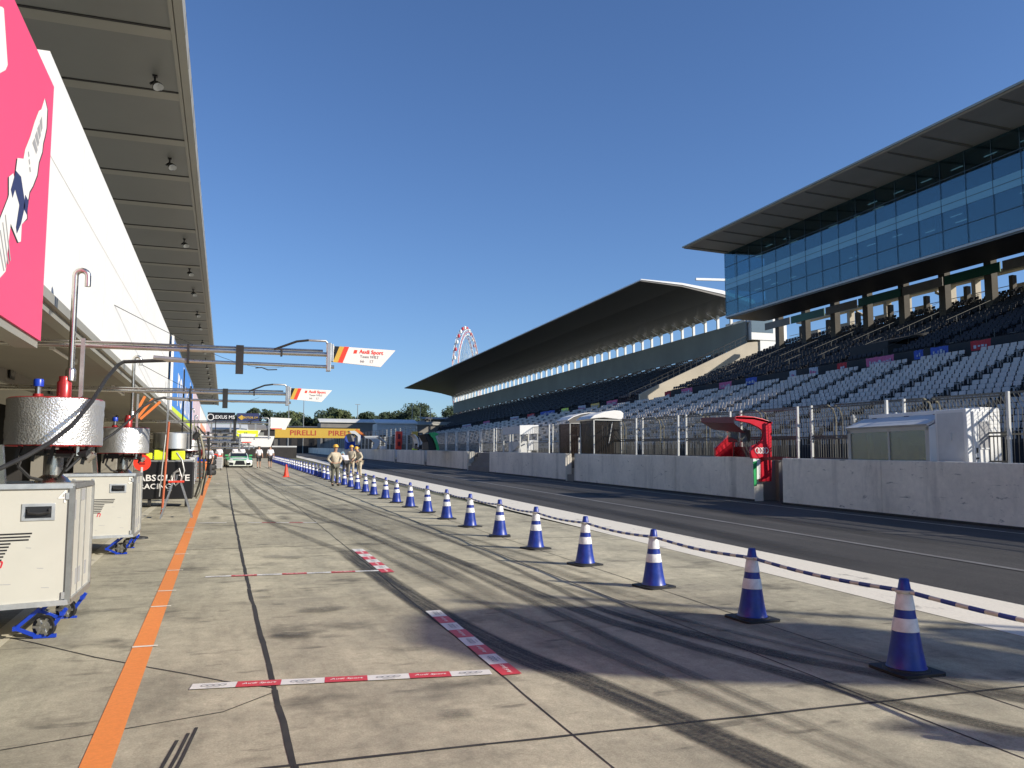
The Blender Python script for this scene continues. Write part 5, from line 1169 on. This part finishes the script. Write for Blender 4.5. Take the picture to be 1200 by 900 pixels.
body=loft([(0,half(.86,.50)),(.12,half(.96,.58)),(.5,half(1.0,.72)),(.95,half(1.01,.80)),(1.5,half(.99,.84)),(2.6,half(.97,.86)),(3.3,half(1.0,.90)),(3.9,half(1.02,.90)),(4.4,half(.95,.86)),(4.55,half(.9,.80))],'body','carw',r)
cab=loft([(1.25,[(0,.80),(.70,.80),(.72,.82),(.71,.83),(.70,.84),(.4,.86),(0,.87)]),(1.95,[(0,.80),(.76,.80),(.75,.95),(.70,1.08),(.62,1.17),(.4,1.21),(0,1.23)]),(2.6,[(0,.80),(.78,.80),(.76,.97),(.70,1.12),(.60,1.21),(.4,1.25),(0,1.27)]),(3.2,[(0,.80),(.76,.80),(.72,.95),(.64,1.08),(.55,1.15),(.3,1.18),(0,1.19)]),(4.1,[(0,.80),(.62,.80),(.6,.85),(.55,.88),(.5,.90),(.3,.91),(0,.91)])],'cabin','carw',r)
b=MB(); b.prism([(-.66,1.30,.885),(.66,1.30,.885),(.56,1.90,1.19),(-.56,1.90,1.19)],(0,-.03,.02)); b.build('windscreen','carglass',r)
b=MB(); b.prism([(-.50,.12,.60),(.50,.12,.60),(.66,1.28,.875),(-.66,1.28,.875)],(0,0,.02)); b.build('bonnet','carg',r,bevel=.01)
b=MB(); b.prism([(-.3,-.015,.55),(.3,-.015,.55),(.42,-.015,.22),(-.42,-.015,.22)],(0,.03,0)); b.build('grille','blackp',r)
for s_ in (-1,1):
    b=MB(); b.prism([(s_*.52,.0,.56),(s_*.90,.10,.60),(s_*.93,.14,.50),(s_*.6,.0,.46)],(0,-.03,.0)); b.build('headlight','lamp',r)
    b=MB(); b.prism([(s_*.50,-.02,.38),(s_*.80,-.01,.42),(s_*.80,-.01,.22),(s_*.50,-.02,.20)],(0,-.02,0)); b.build('intake','blackp',r)
    b=MB(); b.box(min(s_*.80,s_*1.06),max(s_*.80,s_*1.06),1.55,1.70,.92,1.04); b.build('mirror','carg',r,bevel=.02)
    for y in (.85,3.6):
        w=MB(); w.cyl((s_*.78,y,.34),(s_*1.03,y,.34),.34,n=24); wo=w.build('wheel','black',r,smooth=True); h=MB(); h.cyl((s_*1.031,y,.34),(s_*1.04,y,.34),.22,n=16); h.build('rim','alu',wo)
    b=MB(); b.prism([(s_*.72,.3,.66),(s_*.98,.3,.6),(s_*1.0,1.3,.78),(s_*.78,1.3,.84)],(0,0,.02)); b.build('side_stripe','carg',r)
b=MB(); b.box(-1.0,1.0,-.12,.25,.09,.12); b.build('splitter','blackp',r)
b=MB(); b.box(-.90,.90,4.45,4.8,1.18,1.22); b.box(-.92,-.89,4.4,4.85,1.05,1.28); b.box(.89,.92,4.4,4.85,1.05,1.28); b.bar((-.4,4.5,.85),(-.4,4.6,1.18),.05); b.bar((.4,4.5,.85),(.4,4.6,1.18),.05); b.build('rear_wing','blackp',r)
b=MB(); b.box(-.5,.5,1.80,1.86,1.15,1.23); b.build('sun_strip','wink',r)
text('digit','33',.3,'wink',r,basis((.0,.7,.775),(1,0,0),(0,1,.22)))
# ---------------------------------------------------------------- background
r=thing('advertising_bridge','yellow advertising bridge with dark red lettering over the far straight','bridge',(8,145,gz(145)))
b=MB(); b.box(0,14.2,0,1.6,3.2,4.85); b.build('beam','yellow',r)
for x in (4.6,11.0): text('lettering','PIRELLI',1.2,'dredink',r,basis((x,-.02,4.0),(1,0,0),(0,0,1)),xs=1.2,bold=.02)
b=MB(); b.box(-.02,14.2,-.01,1.61,4.85,5.0); b.build('top_rail','blackp',r)
for x in (.2,14.0): b=MB(); b.box(x-.3,x+.3,.3,1.2,0,3.2); b.build('pier','roofd',r)
def billboard(x0,x1,y,z0,z1,m,txt,tm,label,size,lg=None):
    r=thing('billboard',label,'billboard',((x0+x1)/2,y,gz(y))); w=(x1-x0)/2; g=gz(y)
    b=MB(); b.box(-w,w,0,.3,z0-g,z1-g); b.build('board',m,r)
    b=MB(); b.bar((-w*.7,.3,0),(-w*.7,.3,z0-g+.3),.25); b.bar((w*.7,.3,0),(w*.7,.3,z0-g+.3),.25); b.build('post','galv',r)
    text('lettering',txt,size,tm,r,basis((.35*(lg is not None),-.02,(z0+z1)/2-g),(1,0,0),(0,0,1)),bold=.01)
    if lg=='ring': b=MB(); rings(b,0,0,.5,0,basis((-w*.78,-.02,(z0+z1)/2-g),(1,0,0),(0,0,1)),n=1); b.build('ring_emblem',tm,r)
    if lg=='dia': b=MB(); c_=(-w*.6,(z0+z1)/2-g); b.poly([(c_[0]-.5,-.02,c_[1]),(c_[0],-.02,c_[1]-.38),(c_[0]+.5,-.02,c_[1]),(c_[0],-.02,c_[1]+.38)]); b.build('diamond_emblem',tm,r)
    return r
billboard(-2.5,1.4,132,7.5,8.95,'blackp','LEXUS MS','wink','dark billboard with ring emblem and white letters beyond the canopy end',.72,'ring')
billboard(1.7,4.9,132,7.55,8.9,'navy_ink','MOTOR OIL','yellow','dark billboard with yellow diamond and yellow letters',.42,'dia')
def farbuilding(label,x,y,w,d,h,m='roofp',wm='greyc',rh=.9):
    r=thing('far_building',label,'building',(x,y,gz(y)-.3)); b=MB(); b.box(0,w,0,d,0,h); b.build('wall',wm,r)
    b=MB(); b.prism([(-.4,-.4,h),(w+.4,-.4,h),(w+.4,d/2,h+rh),(-.4,d/2,h+rh)],(0,0,.25)); b.build('roof',m,r)
    b=MB(); n=int(w/3)
    for k in range(n): b.box(k*3+.6,k*3+2,-.05,-.002,h*.35,h*.65)
    b.each('window','blackp',r); return r
farbuilding('long low pale roofed building behind the advertising bridge, left part',23,215,18,8,8.2)
farbuilding('long low cream building behind the advertising bridge, right part',43,220,18,8,8.0,'cream','greyc')
farbuilding('dark wide building under the trees at the end of the straight',6,230,70,6,6.5,'roofd','dark')
farbuilding('white control building at the end of the canopy',-9,134,12,10,4.4,'roofp','greyc')
farbuilding('grey hall at the end of the garages with glass front',-3,140,9,10,4.6,'greyc','screen')
farbuilding('small pale building with white gable left of the far stand',33,190,9,6,7.4,'white','pale')
farbuilding('dark low stand end building beside the round tree',58,250,16,12,10.5,'roofd','greyc')
# debris fence / dark screens behind barrier at far left
r=thing('catch_fence','long dark wire catch fence behind the far pit barrier','fence',loc_w(18.8,95)); b=MB()
for k in range(40):
    y=95+k*3.6; p=loc_w(18.8,y)-loc_w(18.8,95); b.bar(p,p+Vector((0,0,4.2)),.12)
b.each('post','galv',r); b=MB()
for k in range(16):
    z=.3+k*.26; b.bar(Vector((0,0,z)),loc_w(18.8,237)-loc_w(18.8,95)+Vector((0,0,z)),.04)
b.build('wire_mesh','fencebar',r)
# spectator hoardings strip across lane end
r=thing('end_hoarding','long dark blue hoarding across the far end of the pit lane','hoarding',(-4,125,gz(125))); b=MB(); b.box(0,14,0,.3,0,1.6); b.build('panel','dark',r); b=MB(); b.box(0,14,-.05,.0,1.6,1.8); b.build('top_rail','pale',r)
# poles
for i,(x,y,h) in enumerate([(52,240,14),(54.5,240,13.6),(57.5,240,13.2),(20,230,15),(14,200,14),(36,240,14),(73,262,9)]):
    r=MB(); r.cyl((0,0,0),(0,0,h),.14,.09,n=6); r.box(-.7,.7,-.05,.05,h-.15,h); o=r.build('light_mast','galv'); o.location=(x,y,gz(y)); setp(o,['leftmost of three close thin masts above the trees','middle of three close thin masts above the trees','rightmost of three close thin masts above the trees','thin mast standing over the far trees at left','thin mast beside the second billboard','thin mast above the long pale roofs','thin pole in front of the far stand end'][i],'mast')
# ferris wheel: axis roughly toward -X+Y
r=thing('ferris_wheel','white and red ferris wheel rising behind the far stand roof','ferris wheel',(143,500,gz(500)),R(61))
Rw=34; zc=51-gz(500)*0+ -8.2
zc=85.2-gz(500)-Rw
hub=MB(); hub.cyl((0,-2.2,zc),(0,2.2,zc),1.6,n=12); hub.build('hub','ferris',r)
b=MB()
for s_ in (-1.6,1.6):
    for rr in (Rw-1.0,Rw-4.4): b.tube([(rr*math.cos(2*PI*k/48),s_,zc+rr*math.sin(2*PI*k/48)) for k in range(48)],.2,5,closed=True)
    for k in range(48):
        t=2*PI*k/48; t2=2*PI*(k+1)/48; b.bar(((Rw-1)*math.cos(t),s_,zc+(Rw-1)*math.sin(t)),((Rw-4.4)*math.cos(t2),s_,zc+(Rw-4.4)*math.sin(t2)),.2)
b.build('rim','ferris',r)
b=MB()
for s_ in (-1.7,1.7): b.tube([((Rw-2.6)*math.cos(2*PI*k/48),s_,zc+(Rw-2.6)*math.sin(2*PI*k/48)) for k in range(48)],.2,5,closed=True)
b.build('rim_band','ferrisr',r)
b=MB()
for s_ in (-1.6,1.6):
    for k in range(36):
        t=2*PI*k/36; b.bar((0,s_,zc),((Rw-4)*math.cos(t),s_,zc+(Rw-4)*math.sin(t)),.16)
b.build('spokes','ferris',r)
for s_ in (-3.2,3.2):
    for u in (-1,1): b=MB(); b.bar((u*13,s_*1.5,0),(0,s_*.6,zc),1.0); b.build('support_leg','ferris',r)
gm=MB(); gm.lathe([(0,-2.4),(.75,-2.2),(.9,-1.2),(.75,-.4),(0,0)],10); gme=gm.mesh('gondola','ferrisr'); gme2=gm.mesh('gondola','white')
for k in range(36):
    t=2*PI*k/36; o=bpy.data.objects.new('gondola',gme if k%2 else gme2); COL.objects.link(o); o.parent=r; o.location=((Rw+.4)*math.cos(t),0,zc+(Rw+.4)*math.sin(t)+.8)
# ---------------------------------------------------------------- trees
def tree(name,label,x,y,h,w,m='leafa',n=2600,trunk=.25,leaf=.42,seed=1,gap=.25):
    rnd=random.Random(seed); z0=gz(y); r=thing(name,label,'tree',(x,y,z0),0,'trees beyond the circuit')
    t=MB(); t.tube([(0,0,-.3),(.1,0,h*.25),(-.1,.05,h*.5),(.05,0,h*.85)],[w*.05+.12,w*.04+.08,w*.03+.05,.04],7)
    cl=[]
    for k in range(16):
        a=rnd.uniform(0,2*PI); rr=rnd.uniform(.1,.42)*w; zz=h*rnd.uniform(.38,.93); rr*=1.15-abs(zz/h-.6)*1.2
        c=Vector((rr*math.cos(a),rr*math.sin(a),zz)); cl.append((c,rnd.uniform(.13,.24)*w))
        s_=Vector((0,0,h*rnd.uniform(.25,.5))); t.tube([s_,s_.lerp(c,.5)+Vector((0,0,.2)),c],[.12,.08,.03],5)
    t.build('trunk','bark',r)
    b=MB(); vs=[];fs=[]
    for k in range(n):
        c,R_=cl[rnd.randrange(len(cl))]
        d=Vector((rnd.gauss(0,1),rnd.gauss(0,1),rnd.gauss(0,1))).normalized()*R_*(rnd.random()**.45); d.z*=.75
        p=c+d; u=Vector((rnd.gauss(0,1),rnd.gauss(0,1),rnd.gauss(0,1))).normalized(); v=u.orthogonal().normalized(); s_=leaf*rnd.uniform(.5,1.2)
        o=len(vs); vs+=[p-u*s_,p+v*s_*.6,p+u*s_,p-v*s_*.6]; fs.append((o,o+1,o+2,o+3))
    b.v=vs; b.f=fs; b.mi=[0]*len(fs); b.build('crown',m,r); return r
tree('round_tree','big round olive tree at the end of the far stand',63.5,290,17.2,15,'leafa',5000,seed=3)
tree('round_tree','second olive tree just right of the big round one',70.5,292,13.5,13,'leafb',4200,seed=4)
tree('feathery_tree','darker feathery tree touching the far stand end',74.5,280,16.5,10,'leafa',2600,seed=5)
sid=10; lab=['dense dark tree above the billboards','dark tree right of the billboards','low dark tree with flat top','tall loose dark tree over the bridge','bushy tree over the bridge','pine like tree with open branches','dark tree over the pale roofs','rounded tree left of the three masts','tree directly behind the three masts','low tree right of the three masts','dark tree above the long cream building','last small tree before the round tree','thin tree near the canopy end','bare looking tree among the dark ones','small tree behind the dark building','tree filling the skyline gap']
for i,x in enumerate([12,18,24,29,33,38,42,47,51,55,58,61,7,21,45,36]):
    h=random.Random(i).uniform(12.5,16.5); tree('skyline_tree',lab[i],x,300+random.Random(i+50).uniform(-10,25),h,random.Random(i+9).uniform(9,13),['leafa','leafa','leafb'][i%3],4200,seed=20+i,leaf=.5)
hb=MB(); vs=[];nx=60
for i in range(nx+1):
    x=-250+600*i/nx; hh=7+3*math.sin(i*.5)+2*math.sin(i*1.3)
    for yy,z in ((330,gz(330)-1),(380,gz(380)+hh),(520,gz(520)+hh*.8)): vs.append((x,yy,z))
hb.add(vs,[(3*i+j,3*i+3+j,3*i+4+j,3*i+1+j) for i in range(nx) for j in (0,1)]); S('hills',hb,'leafa')
# ---------------------------------------------------------------- unseen tower added behind the viewer, right: boards shaped to shadow the lane
r=thing('shadow_tower','unseen lattice tower added outside the frame to the right, boards shaped to cast the lane shadow','tower',(18.3,-3.6,gz(-3)))
b=MB()
for u,v in ((-.5,-.5),(.5,-.5),(.5,.5),(-.5,.5)): b.bar((u,v,0),(u,v,10.2),.09)
for k in range(10):
    z=k; b.bar((-.5,-.5,z),(.5,.5,z+1),.05); b.bar((.5,-.5,z),(-.5,.5,z+1),.05)
b.build('lattice','galv',r)
b=MB(); g=gz(-3); X_=-1.0
def BP(l): b.prism([(X_,y+3.6,z-g) for y,z in l],(.22,0,0))
BP([(-4.6,10.3),(-5.2,10.35),(-5.9,10.0),(-5.6,9.0),(-5.1,8.2),(-2.75,8.2),(-2.4,8.9),(-3.2,9.8),(-3.9,10.2)])
BP([(-4.8,8.1),(-4.5,7.3),(-4.0,7.1),(-2.7,7.75),(-2.75,8.1)])
BP([(-4.7,6.6),(-4.4,5.9),(-2.1,6.4),(-2.4,7.3),(-3.2,7.2)])
BP([(-4.2,5.3),(-4.0,4.8),(-1.6,5.2),(-1.9,5.9)])
b.build('board','blackp',r)
r=thing('shadow_poles','unseen leaning poles added outside the frame to the right to cast thin shadow streaks','gantry',(18.5,-7.5,gz(-7)))  # unseen poles added to throw thin shadow streaks on the lane
b=MB(); b.bar((0,-1.5,5.0),(0,.2,9.6),.22); b.bar((0,-4,8.6),(0,2.2,7.4),.2); b.bar((0,-1.0,0),(0,-1.5,5.0),.2); b.build('frame','galv',r)
# ---------------------------------------------------------------- light
EL=R(27); sx,sy_=.784,-.621
sd=Vector((sx*math.cos(EL),sy_*math.cos(EL),math.sin(EL)))
L=bpy.data.lights.new('sun','SUN'); L.energy=4.6; L.angle=R(.55); L.color=(1,.93,.82); so=bpy.data.objects.new('sun',L); COL.objects.link(so); so.rotation_euler=sd.to_track_quat('Z','Y').to_euler(); so.location=(60,-60,60)
w=bpy.data.worlds.new('World'); sc.world=w; w.use_nodes=True; nt=w.node_tree; bg=nt.nodes['Background']
sky=nt.nodes.new('ShaderNodeTexSky'); sky.sky_type='NISHITA'; sky.sun_disc=False; sky.sun_elevation=EL; sky.sun_rotation=math.atan2(sx,sy_)
sky.air_density=1.0; sky.dust_density=.3; sky.ozone_density=2.6; sky.altitude=20
hs=nt.nodes.new('ShaderNodeVectorMath'); hs.operation='MULTIPLY'; hs.inputs[1].default_value=(.73,.91,1.20); nt.links.new(sky.outputs[0],hs.inputs[0]); nt.links.new(hs.outputs[0],bg.inputs[0]); bg.inputs[1].default_value=.092
sc.view_settings.view_transform='Standard'; sc.view_settings.look='None'; sc.view_settings.gamma=1; sc.view_settings.exposure=.35
sc.render.engine='CYCLES'; sc.cycles.max_bounces=6; sc.cycles.transparent_max_bounces=16
sc.render.resolution_x=1200; sc.render.resolution_y=900
